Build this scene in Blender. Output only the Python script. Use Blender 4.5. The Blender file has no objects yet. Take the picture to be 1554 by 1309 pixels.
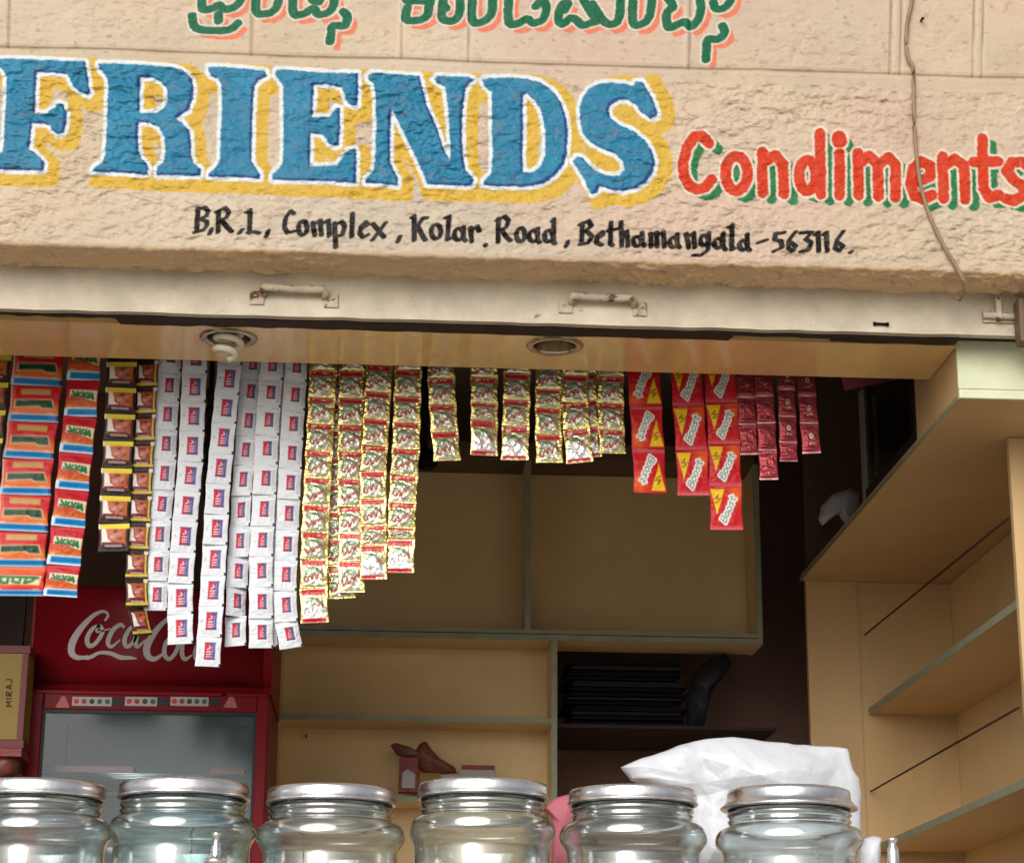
import bpy, bmesh, math, random
import numpy as np
from mathutils import Matrix, Vector

# ------------------------------------------------------------------ camera, sky, sun, exposure
SC = bpy.context.scene
COL = SC.collection
F_PX = 3200.0
PITCH, YAW, ROLL = math.radians(16.8), math.radians(3.4), math.radians(0.42)
CZ = 1.6
CX, CY = 777.0, 654.5
vf = np.array([math.sin(YAW)*math.cos(PITCH), math.cos(YAW)*math.cos(PITCH), math.sin(PITCH)])
_r0 = np.array([math.cos(YAW), -math.sin(YAW), 0.0])
_u0 = np.cross(_r0, vf)
vr = _r0*math.cos(ROLL) + _u0*math.sin(ROLL)
vu = -_r0*math.sin(ROLL) + _u0*math.cos(ROLL)
CAM = np.array([0.0, 0.0, CZ])

cam = bpy.data.cameras.new('camera')
cam.sensor_width = 36.0
cam.sensor_fit = 'HORIZONTAL'
cam.lens = 36.0*F_PX/1554.0
cam.clip_start = 0.05
cam.clip_end = 2000.0
camo = bpy.data.objects.new('camera', cam)
COL.objects.link(camo)
camo.matrix_world = Matrix(((vr[0], vu[0], -vf[0], 0), (vr[1], vu[1], -vf[1], 0), (vr[2], vu[2], -vf[2], CZ), (0, 0, 0, 1)))
SC.camera = camo

SUN_EL, SUN_AZ = math.radians(27), math.radians(200)     # azimuth clockwise from +Y
W = bpy.data.worlds.new("World")
SC.world = W
W.use_nodes = True
nt = W.node_tree
nt.nodes.clear()
sky = nt.nodes.new('ShaderNodeTexSky')
sky.sky_type = 'NISHITA'
sky.sun_disc = False
sky.sun_elevation = SUN_EL
sky.sun_rotation = SUN_AZ
sky.air_density = 1.0
sky.dust_density = 4.0
sky.ozone_density = 1.0
hs = nt.nodes.new('ShaderNodeHueSaturation')             # overcast: nearly colourless sky
hs.inputs['Saturation'].default_value = 0.22
bg = nt.nodes.new('ShaderNodeBackground')
bg.inputs['Strength'].default_value = 0.15
wo = nt.nodes.new('ShaderNodeOutputWorld')
nt.links.new(sky.outputs['Color'], hs.inputs['Color'])
nt.links.new(hs.outputs['Color'], bg.inputs['Color'])
nt.links.new(bg.outputs['Background'], wo.inputs['Surface'])
sl = bpy.data.lights.new('sun', 'SUN')
sl.energy = 1.5
sl.angle = math.radians(54)
sl.color = (1.0, 0.965, 0.92)
so = bpy.data.objects.new('sun', sl)
COL.objects.link(so)
_d = Vector((math.sin(SUN_AZ)*math.cos(SUN_EL), math.cos(SUN_AZ)*math.cos(SUN_EL), math.sin(SUN_EL)))
so.rotation_euler = _d.to_track_quat('Z', 'Y').to_euler()
SC.view_settings.view_transform = 'Standard'
SC.view_settings.look = 'None'
SC.view_settings.gamma = 1.0
SC.view_settings.exposure = -0.08
SC.cycles.max_bounces = 14
SC.cycles.transmission_bounces = 12
SC.cycles.transparent_max_bounces = 12
SC.cycles.use_denoising = True

# ------------------------------------------------------------------ pixel <-> world
def ray(x, y):
    return vf*F_PX + vr*(x-CX) - vu*(y-CY)
def at(x, y, Y):
    d = ray(x, y); return CAM + d*(Y/d[1])
def atz(x, y, Z):
    d = ray(x, y); return CAM + d*((Z-CZ)/d[2])
def atx(x, y, X):
    d = ray(x, y); return CAM + d*(X/d[0])
def proj(P):
    d = P - CAM
    z = d @ vf
    return CX + F_PX*(d @ vr)/z, CY - F_PX*(d @ vu)/z
def pxm(Y, y=700):                                       # metres per photo pixel at depth Y
    p = at(777, y, Y); return float((p-CAM) @ vf)/F_PX

# ------------------------------------------------------------------ noise
_rs = np.random.RandomState(7)
_PERM = _rs.permutation(4096)
_VAL = _rs.rand(4096)*2-1
def vnoise(x, y, seed=0):
    xi = np.floor(x).astype(np.int64); yi = np.floor(y).astype(np.int64)
    fx = x-xi; fy = y-yi
    fx = fx*fx*fx*(fx*(fx*6-15)+10); fy = fy*fy*fy*(fy*(fy*6-15)+10)
    def h(a, b):
        return _VAL[_PERM[(_PERM[(a+seed*131) & 4095] + b) & 4095]]
    return (h(xi, yi)*(1-fx)+h(xi+1, yi)*fx)*(1-fy)+(h(xi, yi+1)*(1-fx)+h(xi+1, yi+1)*fx)*fy
def fbm(x, y, seed=0, octv=4, gain=0.5):
    a, s, r = 1.0, 0.0, 0.0
    for k in range(octv):
        r = r + a*vnoise(x*2**k+17.3*k, y*2**k+9.1*k, seed+k); s += a; a *= gain
    return r/s

# ------------------------------------------------------------------ materials
def newmat(name):
    m = bpy.data.materials.new(name); m.use_nodes = True
    nd = m.node_tree.nodes
    return m, m.node_tree, nd['Principled BSDF']
def mat(name, col, rough=0.5, metal=0.0, var=0.0, vscale=8.0, bump=0.0, bscale=60.0, spec=0.22, coat=0.0, stretch=(1, 1, 1), spots=None):
    m, t, b = newmat(name)
    b.inputs['Roughness'].default_value = rough
    b.inputs['Metallic'].default_value = metal
    b.inputs['Specular IOR Level'].default_value = spec
    b.inputs['Coat Weight'].default_value = coat
    b.inputs['Coat Roughness'].default_value = 0.08
    b.inputs['Base Color'].default_value = (*col, 1)
    if var or bump or spots:
        tc = t.nodes.new('ShaderNodeTexCoord'); mp = t.nodes.new('ShaderNodeMapping')
        mp.inputs['Scale'].default_value = stretch
        t.links.new(tc.outputs['Object'], mp.inputs['Vector'])
    last = None
    if var:
        n = t.nodes.new('ShaderNodeTexNoise'); n.inputs['Scale'].default_value = vscale
        n.inputs['Detail'].default_value = 6; n.inputs['Roughness'].default_value = 0.65
        t.links.new(mp.outputs['Vector'], n.inputs['Vector'])
        r = t.nodes.new('ShaderNodeValToRGB')
        r.color_ramp.elements[0].position = 0.3; r.color_ramp.elements[1].position = 0.7
        r.color_ramp.elements[0].color = (*[c*(1-var) for c in col], 1)
        r.color_ramp.elements[1].color = (*[min(1, c*(1+var)) for c in col], 1)
        t.links.new(n.outputs['Fac'], r.inputs['Fac'])
        last = r.outputs['Color']
        t.links.new(last, b.inputs['Base Color'])
        mr = t.nodes.new('ShaderNodeMapRange')
        mr.inputs['To Min'].default_value = max(0.02, rough-0.08); mr.inputs['To Max'].default_value = rough+0.1
        t.links.new(n.outputs['Fac'], mr.inputs['Value']); t.links.new(mr.outputs['Result'], b.inputs['Roughness'])
    if spots:                                            # chips and stains with a shape of their own: (colour, scale, threshold)
        sc_, ss, th = spots
        n = t.nodes.new('ShaderNodeTexNoise'); n.inputs['Scale'].default_value = ss
        n.inputs['Detail'].default_value = 8; n.inputs['Roughness'].default_value = 0.7
        t.links.new(mp.outputs['Vector'], n.inputs['Vector'])
        r = t.nodes.new('ShaderNodeMapRange'); r.inputs['From Min'].default_value = th; r.inputs['From Max'].default_value = th+0.06
        t.links.new(n.outputs['Fac'], r.inputs['Value'])
        mx = t.nodes.new('ShaderNodeMix'); mx.data_type = 'RGBA'
        mx.inputs[7].default_value = (*sc_, 1)
        if last: t.links.new(last, mx.inputs[6])
        else: mx.inputs[6].default_value = (*col, 1)
        t.links.new(r.outputs['Result'], mx.inputs[0]); t.links.new(mx.outputs[2], b.inputs['Base Color'])
    if bump:
        n = t.nodes.new('ShaderNodeTexNoise'); n.inputs['Scale'].default_value = bscale
        n.inputs['Detail'].default_value = 5
        t.links.new(mp.outputs['Vector'], n.inputs['Vector'])
        bp = t.nodes.new('ShaderNodeBump'); bp.inputs['Strength'].default_value = bump; bp.inputs['Distance'].default_value = 0.01
        t.links.new(n.outputs['Fac'], bp.inputs['Height']); t.links.new(bp.outputs['Normal'], b.inputs['Normal'])
    return m
def paint_mat(name, rough, spec=0.5, bump=0.0, bscale=200, foil=None, coat=0.0):
    """printed or painted surface: colour from the 'paint' attribute, alpha = metal foil"""
    m, t, b = newmat(name)
    a = t.nodes.new('ShaderNodeAttribute'); a.attribute_name = 'paint'
    t.links.new(a.outputs['Color'], b.inputs['Base Color'])
    b.inputs['Roughness'].default_value = rough; b.inputs['Specular IOR Level'].default_value = spec
    b.inputs['Coat Weight'].default_value = coat; b.inputs['Coat Roughness'].default_value = 0.12
    if foil is not None:
        t.links.new(a.outputs['Alpha'], b.inputs['Metallic'])
    if bump:
        tc = t.nodes.new('ShaderNodeTexCoord')
        n = t.nodes.new('ShaderNodeTexNoise'); n.inputs['Scale'].default_value = bscale; n.inputs['Detail'].default_value = 4
        t.links.new(tc.outputs['Object'], n.inputs['Vector'])
        bp = t.nodes.new('ShaderNodeBump'); bp.inputs['Strength'].default_value = bump; bp.inputs['Distance'].default_value = 0.004
        t.links.new(n.outputs['Fac'], bp.inputs['Height']); t.links.new(bp.outputs['Normal'], b.inputs['Normal'])
    return m
def glass_mat(name, col, ior=1.5, rough=0.0):
    m, t, b = newmat(name)
    b.inputs['Base Color'].default_value = (*col, 1)
    b.inputs['Transmission Weight'].default_value = 1.0
    b.inputs['IOR'].default_value = ior; b.inputs['Roughness'].default_value = rough
    if rough:                                            # smudges
        tc = t.nodes.new('ShaderNodeTexCoord'); n = t.nodes.new('ShaderNodeTexNoise'); n.inputs['Scale'].default_value = 22; n.inputs['Detail'].default_value = 6
        mr = t.nodes.new('ShaderNodeMapRange'); mr.inputs['From Min'].default_value = .42; mr.inputs['From Max'].default_value = .7; mr.inputs['To Min'].default_value = .01; mr.inputs['To Max'].default_value = .16
        t.links.new(tc.outputs['Object'], n.inputs['Vector']); t.links.new(n.outputs['Fac'], mr.inputs['Value']); t.links.new(mr.outputs['Result'], b.inputs['Roughness']); t.links.new(mr.outputs['Result'], b.inputs['Coat Roughness'])
    b.inputs['Coat Weight'].default_value = 1.0; b.inputs['Coat IOR'].default_value = 1.9
    return m
def pane_mat(name, tint, refl=0.0, ior=1.55):
    """flat window glass: clear with a mirror share that grows at grazing angles"""
    m = bpy.data.materials.new(name); m.use_nodes = True
    t = m.node_tree; t.nodes.clear()
    o = t.nodes.new('ShaderNodeOutputMaterial'); tr = t.nodes.new('ShaderNodeBsdfTransparent'); tr.inputs['Color'].default_value = (*tint, 1)
    g = t.nodes.new('ShaderNodeBsdfGlossy'); g.inputs['Roughness'].default_value = 0.14
    fr = t.nodes.new('ShaderNodeFresnel'); fr.inputs['IOR'].default_value = ior
    ad = t.nodes.new('ShaderNodeMath'); ad.operation = 'ADD'; ad.inputs[1].default_value = refl; ad.use_clamp = True
    mx = t.nodes.new('ShaderNodeMixShader')
    t.links.new(fr.outputs['Fac'], ad.inputs[0]); t.links.new(ad.outputs[0], mx.inputs[0])
    t.links.new(tr.outputs[0], mx.inputs[1]); t.links.new(g.outputs[0], mx.inputs[2]); t.links.new(mx.outputs[0], o.inputs[0])
    return m

M = {}
M['wall'] = paint_mat('painted_plaster', 0.31, 0.13, bump=0.3, bscale=240)
M['tan'] = mat('tan_laminate', (0.58, 0.40, 0.20), 0.38, spots=((0.30, 0.19, 0.09), 14, 0.72), var=0.10, vscale=5, bump=0.03, bscale=300, stretch=(1, 1, 0.35))
M['tan_back'] = mat('tan_back_board', (0.74, 0.545, 0.275), 0.45, var=0.08, vscale=4)
M['soffit'] = mat('glossy_tan_board', (0.78, 0.52, 0.21), 0.24, var=0.12, vscale=6, spec=0.7, coat=0.4, stretch=(1, 0.4, 1), spots=((0.16, 0.08, 0.05), 9, 0.70))
M['edge'] = mat('grey_green_edging', (0.27, 0.28, 0.19), 0.4, var=0.15, vscale=20)
M['palegreen'] = mat('pale_green_board', (0.60, 0.63, 0.43), 0.3, var=0.08, vscale=12, spots=((0.20, 0.17, 0.08), 40, 0.72))
M['rail'] = mat('old_cream_paint', (0.52, 0.455, 0.35), 0.45, var=0.24, vscale=7, bump=0.2, bscale=70, spots=((0.22, 0.15, 0.09), 17, 0.64))
M['rust'] = mat('chipped_rusty_paint', (0.50, 0.42, 0.31), 0.55, var=0.2, vscale=30, bump=0.3, bscale=120, spots=((0.13, 0.06, 0.035), 34, 0.53))
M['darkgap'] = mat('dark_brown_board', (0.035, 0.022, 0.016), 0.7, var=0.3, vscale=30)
M['brownwall'] = mat('dim_brown_wall', (0.23, 0.135, 0.10), 0.7, var=0.15, vscale=4)
M['brownwood'] = mat('dark_brown_panel', (0.13, 0.085, 0.05), 0.5, var=0.2, vscale=8, stretch=(1, 1, .3))
M['black'] = mat('black_plastic', (0.005, 0.005, 0.007), 0.5, spec=0.08)
M['darkframe'] = mat('dark_frame', (0.016, 0.015, 0.015), 0.45, spec=0.12)
M['chrome'] = mat('bright_steel', (0.78, 0.77, 0.75), 0.16, metal=1.0, var=0.06, vscale=40, bump=0.05, bscale=40)
M['lid'] = mat('tin_lid', (0.72, 0.70, 0.70), 0.27, metal=1.0, var=0.12, vscale=30, bump=0.08, bscale=60)
M['brass'] = mat('dull_chrome_trim', (0.42, 0.36, 0.27), 0.22, metal=1.0, var=0.1, vscale=30)
M['lamp_white'] = mat('lamp_glass_tube', (0.72, 0.66, 0.52), 0.25)
M['red'] = mat('red_enamel', (0.165, 0.005, 0.010), 0.36, var=0.10, vscale=5, spec=0.09)
M['redlight'] = mat('red_trim', (0.19, 0.005, 0.010), 0.4, spec=0.08)
M['logo_white'] = mat('white_print', (0.43, 0.41, 0.39), 0.4)
M['coolwhite'] = mat('cooler_liner', (0.22, 0.29, 0.31), 0.4, var=0.15, vscale=6)
M['gasket'] = mat('dark_gasket', (0.02, 0.022, 0.024), 0.5)
M['pane'] = pane_mat('cooler_glass', (0.80, 0.86, 0.88), 0.0, 1.30)
M['darkpane'] = pane_mat('dark_cabinet_glass', (0.25, 0.26, 0.26), 0.01)
M['jar'] = glass_mat('clear_jar_glass', (0.88, 0.945, 0.945), 1.5, 0.03)
M['jar_green'] = glass_mat('greenish_jar_glass', (0.76, 0.92, 0.915), 1.5, 0.03)
M['bag'] = mat('white_plastic_bag', (0.55, 0.565, 0.60), 0.28, bump=0.4, bscale=34, spec=0.4)
M['greybag'] = mat('grey_plastic_bag', (0.42, 0.42, 0.42), 0.35, bump=0.2, bscale=25)
M['pinkpaper'] = mat('pink_paper', (0.40, 0.11, 0.14), 0.6)
M['cable'] = mat('painted_cable', (0.26, 0.17, 0.105), 0.55, var=0.2, vscale=25)
M['wire'] = mat('dark_wire', (0.03, 0.015, 0.012), 0.5)
M['floor'] = mat('shop_floor', (0.55, 0.50, 0.43), 0.5, var=0.1, vscale=3)
M['ceil'] = mat('shop_ceiling', (0.30, 0.24, 0.17), 0.7)
M['street'] = mat('dusty_concrete', (0.60, 0.54, 0.46), 0.85, var=0.12, vscale=0.8, bump=0.3, bscale=12)
M['counter'] = mat('counter_laminate', (0.36, 0.30, 0.24), 0.4, var=0.1, vscale=6)
M['yellowbox'] = mat('yellow_card', (0.25, 0.165, 0.028), 0.45, var=0.12, vscale=12)
M['pinkbox'] = mat('pink_card', (0.15, 0.028, 0.034), 0.45)
M['ink'] = mat('brown_ink', (0.10, 0.02, 0.02), 0.5)
M['sachet'] = paint_mat('printed_film', 0.32, 0.16, bump=0.12, bscale=120, foil=1)
M['foil'] = paint_mat('printed_foil', 0.17, 0.5, bump=0.5, bscale=150, foil=1)
M['whitefilm'] = paint_mat('printed_white_film', 0.42, 0.15, bump=0.10, bscale=60)
M['darkred'] = mat('dark_red_wrapper', (0.22, 0.03, 0.03), 0.35, var=0.35, vscale=30, bump=0.4, bscale=50)
M['brownwrap'] = mat('brown_wrapper', (0.15, 0.06, 0.04), 0.32, var=0.4, vscale=22, bump=0.5, bscale=40, spots=((0.30, 0.035, 0.03), 26, 0.54))
M['greycard'] = mat('grey_card', (0.40, 0.38, 0.36), 0.5, var=0.1)

# ------------------------------------------------------------------ object helpers
def link(o, parent=None):
    COL.objects.link(o)
    if parent is not None: o.parent = parent
    return o
def tag(o, label, cat, group=None, kind=None):
    o['label'] = label; o['category'] = cat
    if group: o['group'] = group
    if kind: o['kind'] = kind
    return o
def empty(name, loc, label, cat, group=None):
    o = bpy.data.objects.new(name, None); o.empty_display_size = 0.05
    COL.objects.link(o); o.location = loc
    return tag(o, label, cat, group)
def struct(o):
    o['kind'] = 'structure'; return o
def meshobj(name, verts, faces, m, parent=None, smooth=False):
    """vertices in world space; a child is stored relative to its parent's base"""
    me = bpy.data.meshes.new(name)
    off = np.array(parent.location) if parent is not None else np.zeros(3)
    if parent is not None and parent.parent is not None: off = off + np.array(parent.parent.location)
    V = np.asarray(verts, float) - off
    me.from_pydata([tuple(v) for v in V], [], [tuple(f) for f in faces])
    me.materials.append(m)
    if smooth: me.polygons.foreach_set('use_smooth', [True]*len(me.polygons))
    me.update()
    o = bpy.data.objects.new(name, me)
    return link(o, parent)
class MB:
    """collects shapes into ONE mesh (world space)"""
    def __init__(s): s.v = []; s.f = []; s.sm = []
    def add(s, v, f, smooth=False):
        n = len(s.v); s.v += [tuple(map(float, p)) for p in v]; s.f += [tuple(i+n for i in q) for q in f]; s.sm += [smooth]*len(f); return s
    def box(s, a, b, bev=0.0):
        x0, y0, z0 = [min(a[i], b[i]) for i in range(3)]; x1, y1, z1 = [max(a[i], b[i]) for i in range(3)]
        if bev <= 0:
            v = [(x, y, z) for x in (x0, x1) for y in (y0, y1) for z in (z0, z1)]
            return s.add(v, [(0, 1, 3, 2), (4, 6, 7, 5), (0, 4, 5, 1), (2, 3, 7, 6), (0, 2, 6, 4), (1, 5, 7, 3)])
        bm = bmesh.new(); bmesh.ops.create_cube(bm, size=1.0)
        for q in bm.verts: q.co = Vector(((x0+x1)/2+q.co.x*(x1-x0), (y0+y1)/2+q.co.y*(y1-y0), (z0+z1)/2+q.co.z*(z1-z0)))
        bmesh.ops.bevel(bm, geom=bm.edges[:], offset=bev, segments=2, profile=0.5, affect='EDGES')
        bm.verts.index_update(); v = [q.co[:] for q in bm.verts]; f = [[q.index for q in p.verts] for p in bm.faces]; bm.free()
        return s.add(v, f)
    def tube(s, pts, r, n=10, caps=True):
        pts = [Vector(p) for p in pts]; rr = r if hasattr(r, '__len__') else [r]*len(pts)
        v, f = [], []
        up = Vector((0, 0, 1))
        for i, p in enumerate(pts):
            d = (pts[min(i+1, len(pts)-1)]-pts[max(i-1, 0)]).normalized()
            a = d.cross(up)
            if a.length < 1e-3: a = d.cross(Vector((1, 0, 0)))
            a.normalize(); b = d.cross(a).normalized(); up = b.cross(d) if False else up
            for k in range(n):
                t = 2*math.pi*k/n; v.append(p+a*math.cos(t)*rr[i]+b*math.sin(t)*rr[i])
        for i in range(len(pts)-1):
            for k in range(n):
                f.append((i*n+k, i*n+(k+1) % n, (i+1)*n+(k+1) % n, (i+1)*n+k))
        if caps: f.append(tuple(range(n))[::-1]); f.append(tuple((len(pts)-1)*n+k for k in range(n)))
        return s.add(v, f, True)
    def lathe(s, c, prof, n=48, caps=(False, False)):
        v, f = [], []
        for (r, z) in prof:
            for k in range(n):
                t = 2*math.pi*k/n; v.append((c[0]+r*math.cos(t), c[1]+r*math.sin(t), c[2]+z))
        for i in range(len(prof)-1):
            for k in range(n): f.append((i*n+k, i*n+(k+1) % n, (i+1)*n+(k+1) % n, (i+1)*n+k))
        s.add(v, f, True)
        base = len(s.v)-len(v)
        if caps[0]: s.f.append(tuple(base+k for k in range(n))[::-1]); s.sm.append(False)
        if caps[1]: s.f.append(tuple(base+(len(prof)-1)*n+k for k in range(n))); s.sm.append(False)
        return s
    def build(s, name, m, parent=None, fixn=True):
        o = meshobj(name, s.v, s.f, m, parent)
        o.data.polygons.foreach_set('use_smooth', s.sm)
        if fixn:
            bm = bmesh.new(); bm.from_mesh(o.data); bmesh.ops.recalc_face_normals(bm, faces=bm.faces[:]); bm.to_mesh(o.data); bm.free()
        return o
def curve_pts(P, n=8):
    """Catmull-Rom through the points"""
    P = [np.array(p, float) for p in P]; Q = [2*P[0]-P[1]]+P+[2*P[-1]-P[-2]]; out = []
    for i in range(1, len(Q)-2):
        for k in range(n):
            t = k/n; a, b, c, d = Q[i-1], Q[i], Q[i+1], Q[i+2]
            out.append(0.5*((2*b)+(-a+c)*t+(2*a-5*b+4*c-d)*t*t+(-a+3*b-3*c+d)*t**3))
    out.append(P[-1]); return out

# ------------------------------------------------------------------ 2-D painting
def sdf_poly(poly, X, Y):
    P = np.asarray(poly, float); n = len(P)
    d = np.full(X.shape, 1e18); ins = np.zeros(X.shape, bool)
    for i in range(n):
        ax, ay = P[i]; bx, by = P[(i+1) % n]
        ex, ey = bx-ax, by-ay; L = ex*ex+ey*ey+1e-12
        t = np.clip(((X-ax)*ex+(Y-ay)*ey)/L, 0, 1)
        d = np.minimum(d, (X-ax-t*ex)**2+(Y-ay-t*ey)**2)
        c = ((ay > Y) != (by > Y)) & (X < (bx-ax)*(Y-ay)/(by-ay+1e-12)+ax)
        ins ^= c
    d = np.sqrt(d); return np.where(ins, -d, d)
def sdf_line(pts, X, Y, nib=None):
    """distance to a polyline; nib=(angle, squash) makes it a broad pen"""
    P = np.asarray(pts, float)
    if nib:
        c, s = math.cos(nib[0]), math.sin(nib[0])
        X, Y = X*c+Y*s, (-X*s+Y*c)*nib[1]
        P = np.stack([P[:, 0]*c+P[:, 1]*s, (-P[:, 0]*s+P[:, 1]*c)*nib[1]], 1)
    d = np.full(X.shape, 1e18)
    for i in range(len(P)-1):
        ax, ay = P[i]; ex, ey = P[i+1]-P[i]; L = ex*ex+ey*ey+1e-12
        t = np.clip(((X-ax)*ex+(Y-ay)*ey)/L, 0, 1)
        d = np.minimum(d, (X-ax-t*ex)**2+(Y-ay-t*ey)**2)
    return np.sqrt(d)
def ell(cx, cy, rx, ry, n=20):
    return [(cx+rx*math.cos(2*math.pi*k/n), cy+ry*math.sin(2*math.pi*k/n)) for k in range(n+1)]
def cover(d, w):
    return np.clip(0.5-d/(2*w), 0, 1)
def mixc(C, a, col):
    C[..., :3] = C[..., :3]*(1-a[..., None]) + np.asarray(col)*a[..., None]

# ------------------------------------------------------------------ fascia wall with the painted sign
WY = 4.0                                                 # wall face
Z_LIP = float(at(777, 393, WY)[2])                       # lower edge of the fascia
UNDER = 0.122                                            # depth of its underside
def sc(list_, ox, oy, k): return [(ox+k*x, oy+k*y) for x, y in list_]
kA = 300/1554.0
LET = []
LET.append(sc([(-70,150),(0,150),(250,155),(430,165),(670,175),(690,290),(710,420),(690,440),(620,405),(580,370),(545,300),(530,275),(430,265),(290,258),(285,330),(275,590),(370,580),(430,530),(460,500),(500,510),(525,580),(520,650),(505,735),(450,750),(420,720),(395,680),(360,665),(255,660),(245,760),(230,860),(270,890),(320,930),(350,970),(345,1030),(150,1030),(-70,1020),(-70,950),(-10,900),(20,880),(35,700),(50,450),(50,300),(30,250),(-10,215),(-70,200)], 0, 60, kA))
LET.append(sc([(775,190),(900,188),(1050,195),(1220,205),(1350,215),(1440,245),(1500,300),(1525,380),(1515,470),(1480,560),(1420,600),(1385,625),(1440,660),(1490,720),(1500,800),(1505,920),(1530,980),(1580,1020),(1575,1075),(1450,1070),(1230,1068),(1235,1000),(1285,960),(1300,880),(1290,760),(1250,690),(1180,655),(1090,655),(1085,760),(1090,870),(1105,930),(1150,975),(1168,1010),(1160,1062),(1000,1050),(725,1040),(740,1005),(800,970),(820,940),(835,760),(845,550),(850,380),(845,310),(810,260),(778,230)], 0, 60, kA))
LET.append(sc([(240,215),(350,215),(500,225),(690,250),(700,290),(640,320),(605,370),(595,450),(585,700),(580,950),(610,1010),(650,1060),(645,1095),(450,1085),(240,1080),(245,1050),(300,1000),(330,940),(335,760),(345,500),(340,350),(315,310),(260,285),(238,250)], 270, 60, kA))
LET.append(sc([(770,240),(850,238),(1000,250),(1150,260),(1415,265),(1420,400),(1410,520),(1380,525),(1330,500),(1310,440),(1290,380),(1200,360),(1070,355),(1065,480),(1060,610),(1190,610),(1220,570),(1245,535),(1275,540),(1275,700),(1265,830),(1230,845),(1190,820),(1160,770),(1130,745),(1045,740),(1040,870),(1040,995),(1150,995),(1250,985),(1290,930),(1340,870),(1390,855),(1405,900),(1400,1130),(1200,1115),(740,1105),(745,1060),(800,1010),(825,960),(830,700),(825,450),(825,370),(790,315),(765,280)], 270, 60, kA))
LET.append(sc([(90,180),(130,160),(300,170),(500,180),(520,260),(560,420),(640,600),(700,780),(735,835),(745,800),(735,600),(720,400),(700,270),(640,240),(610,215),(640,185),(740,185),(880,190),(930,215),(900,240),(865,280),(845,400),(835,600),(840,800),(860,920),(900,960),(930,1000),(910,1045),(750,1045),(560,1035),(530,950),(470,820),(400,680),(320,520),(285,450),(275,500),(270,700),(270,870),(300,930),(330,980),(330,1045),(200,1030),(75,1025),(85,980),(140,930),(150,850),(155,700),(160,500),(150,300),(140,250),(100,215)], 540, 80, kA))
LET.append(sc([(990,215),(1040,200),(1200,195),(1350,205),(1447,235),(1547,300),(1617,400),(1657,520),(1667,650),(1657,800),(1637,880),(1567,970),(1467,1030),(1347,1055),(1100,1050),(1000,1040),(1010,1000),(1065,950),(1075,800),(1070,600),(1070,400),(1065,310),(1020,275)], 540, 80, kA))
LET.append(sc([(835,260),(850,230),(900,225),(930,270),(980,350),(1020,450),(1025,500),(970,520),(900,470),(850,410),(790,370),(720,375),(660,410),(640,460),(660,520),(720,565),(820,610),(920,680),(980,770),(1005,860),(990,940),(930,1020),(850,1070),(750,1090),(650,1075),(575,1050),(545,1100),(510,1115),(480,1070),(450,1000),(400,920),(360,850),(390,815),(440,830),(480,880),(540,930),(620,965),(720,965),(765,920),(750,860),(700,800),(600,760),(520,720),(460,670),(430,610),(415,520),(410,430),(440,350),(490,280),(560,245),(660,235),(760,245)], 800, 80, kA))
HOLES = {1: sc([(1105,300),(1200,300),(1270,330),(1310,390),(1315,470),(1290,540),(1230,575),(1100,578),(1100,450)], 0, 60, kA),
         5: sc([(1315,330),(1345,325),(1400,370),(1450,440),(1475,530),(1490,650),(1485,800),(1460,880),(1400,935),(1315,945),(1310,800),(1315,600)], 540, 80, kA)}
k3 = 520/1554.0
COND = [[(125,650),(95,618),(60,620),(25,670),(8,740),(12,800),(40,845),(75,858),(110,850),(138,815)], ell(250,787,50,78),
        [(368,690),(366,780),(370,875)], [(375,735),(425,705),(462,745),(465,880)], ell(572,797,38,70), [(628,605),(632,880)], [(718,695),(718,885)],
        [(715,626),(717,640)], [(800,695),(805,885)], [(808,740),(850,708),(890,740),(895,890)], [(900,745),(940,715),(972,750),(970,895)],
        [(1040,838),(1130,800),(1128,752),(1085,732),(1050,765),(1038,825),(1055,885),(1095,905),(1138,885)], [(1185,712),(1190,900)],
        [(1195,750),(1240,722),(1282,752),(1288,905)], [(1365,630),(1370,850),(1395,895),(1440,885)], [(1325,735),(1435,733)],
        [(1580,760),(1545,735),(1500,735),(1475,775),(1505,815),(1550,845),(1555,885),(1510,910),(1470,900)]]
COND = [sc(p, 1034, 0, k3) for p in COND]
ADDR = []
def addr(o, k, L):
    for p in L: ADDR.append(sc(p, o[0], o[1], k))
addr((280,300), 340/1554, [[(92,75),(85,235)],[(85,85),(140,68),(165,95),(150,130),(95,150)],[(110,150),(155,165),(155,195),(130,225),(72,238)],[(188,215),(175,250)],
  [(235,95),(233,240)],[(222,98),(280,70),(308,100),(290,140),(250,155)],[(260,160),(290,200),(328,236)],[(400,222),(380,245)],[(430,100),(455,85),(450,245)],[(440,240),(480,235),(518,245)],[(580,230),(567,270)],
  [(758,110),(735,92),(702,140),(692,205),(715,245),(755,235)],ell(820,210,30,50),[(888,172),(905,265)],[(905,182),(942,155),(950,262)],[(955,182),(998,155),(1005,265)],[(1040,175),(1050,345)],[(1052,185),(1090,165),(1112,200),(1095,258),(1055,265)],
  [(1165,108),(1160,270)],[(1222,222),(1272,188),(1255,168),(1225,200),(1215,248),(1240,275),(1272,258)],[(1305,180),(1385,275)],[(1395,175),(1305,292)],[(1495,268),(1480,305)]])
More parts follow.
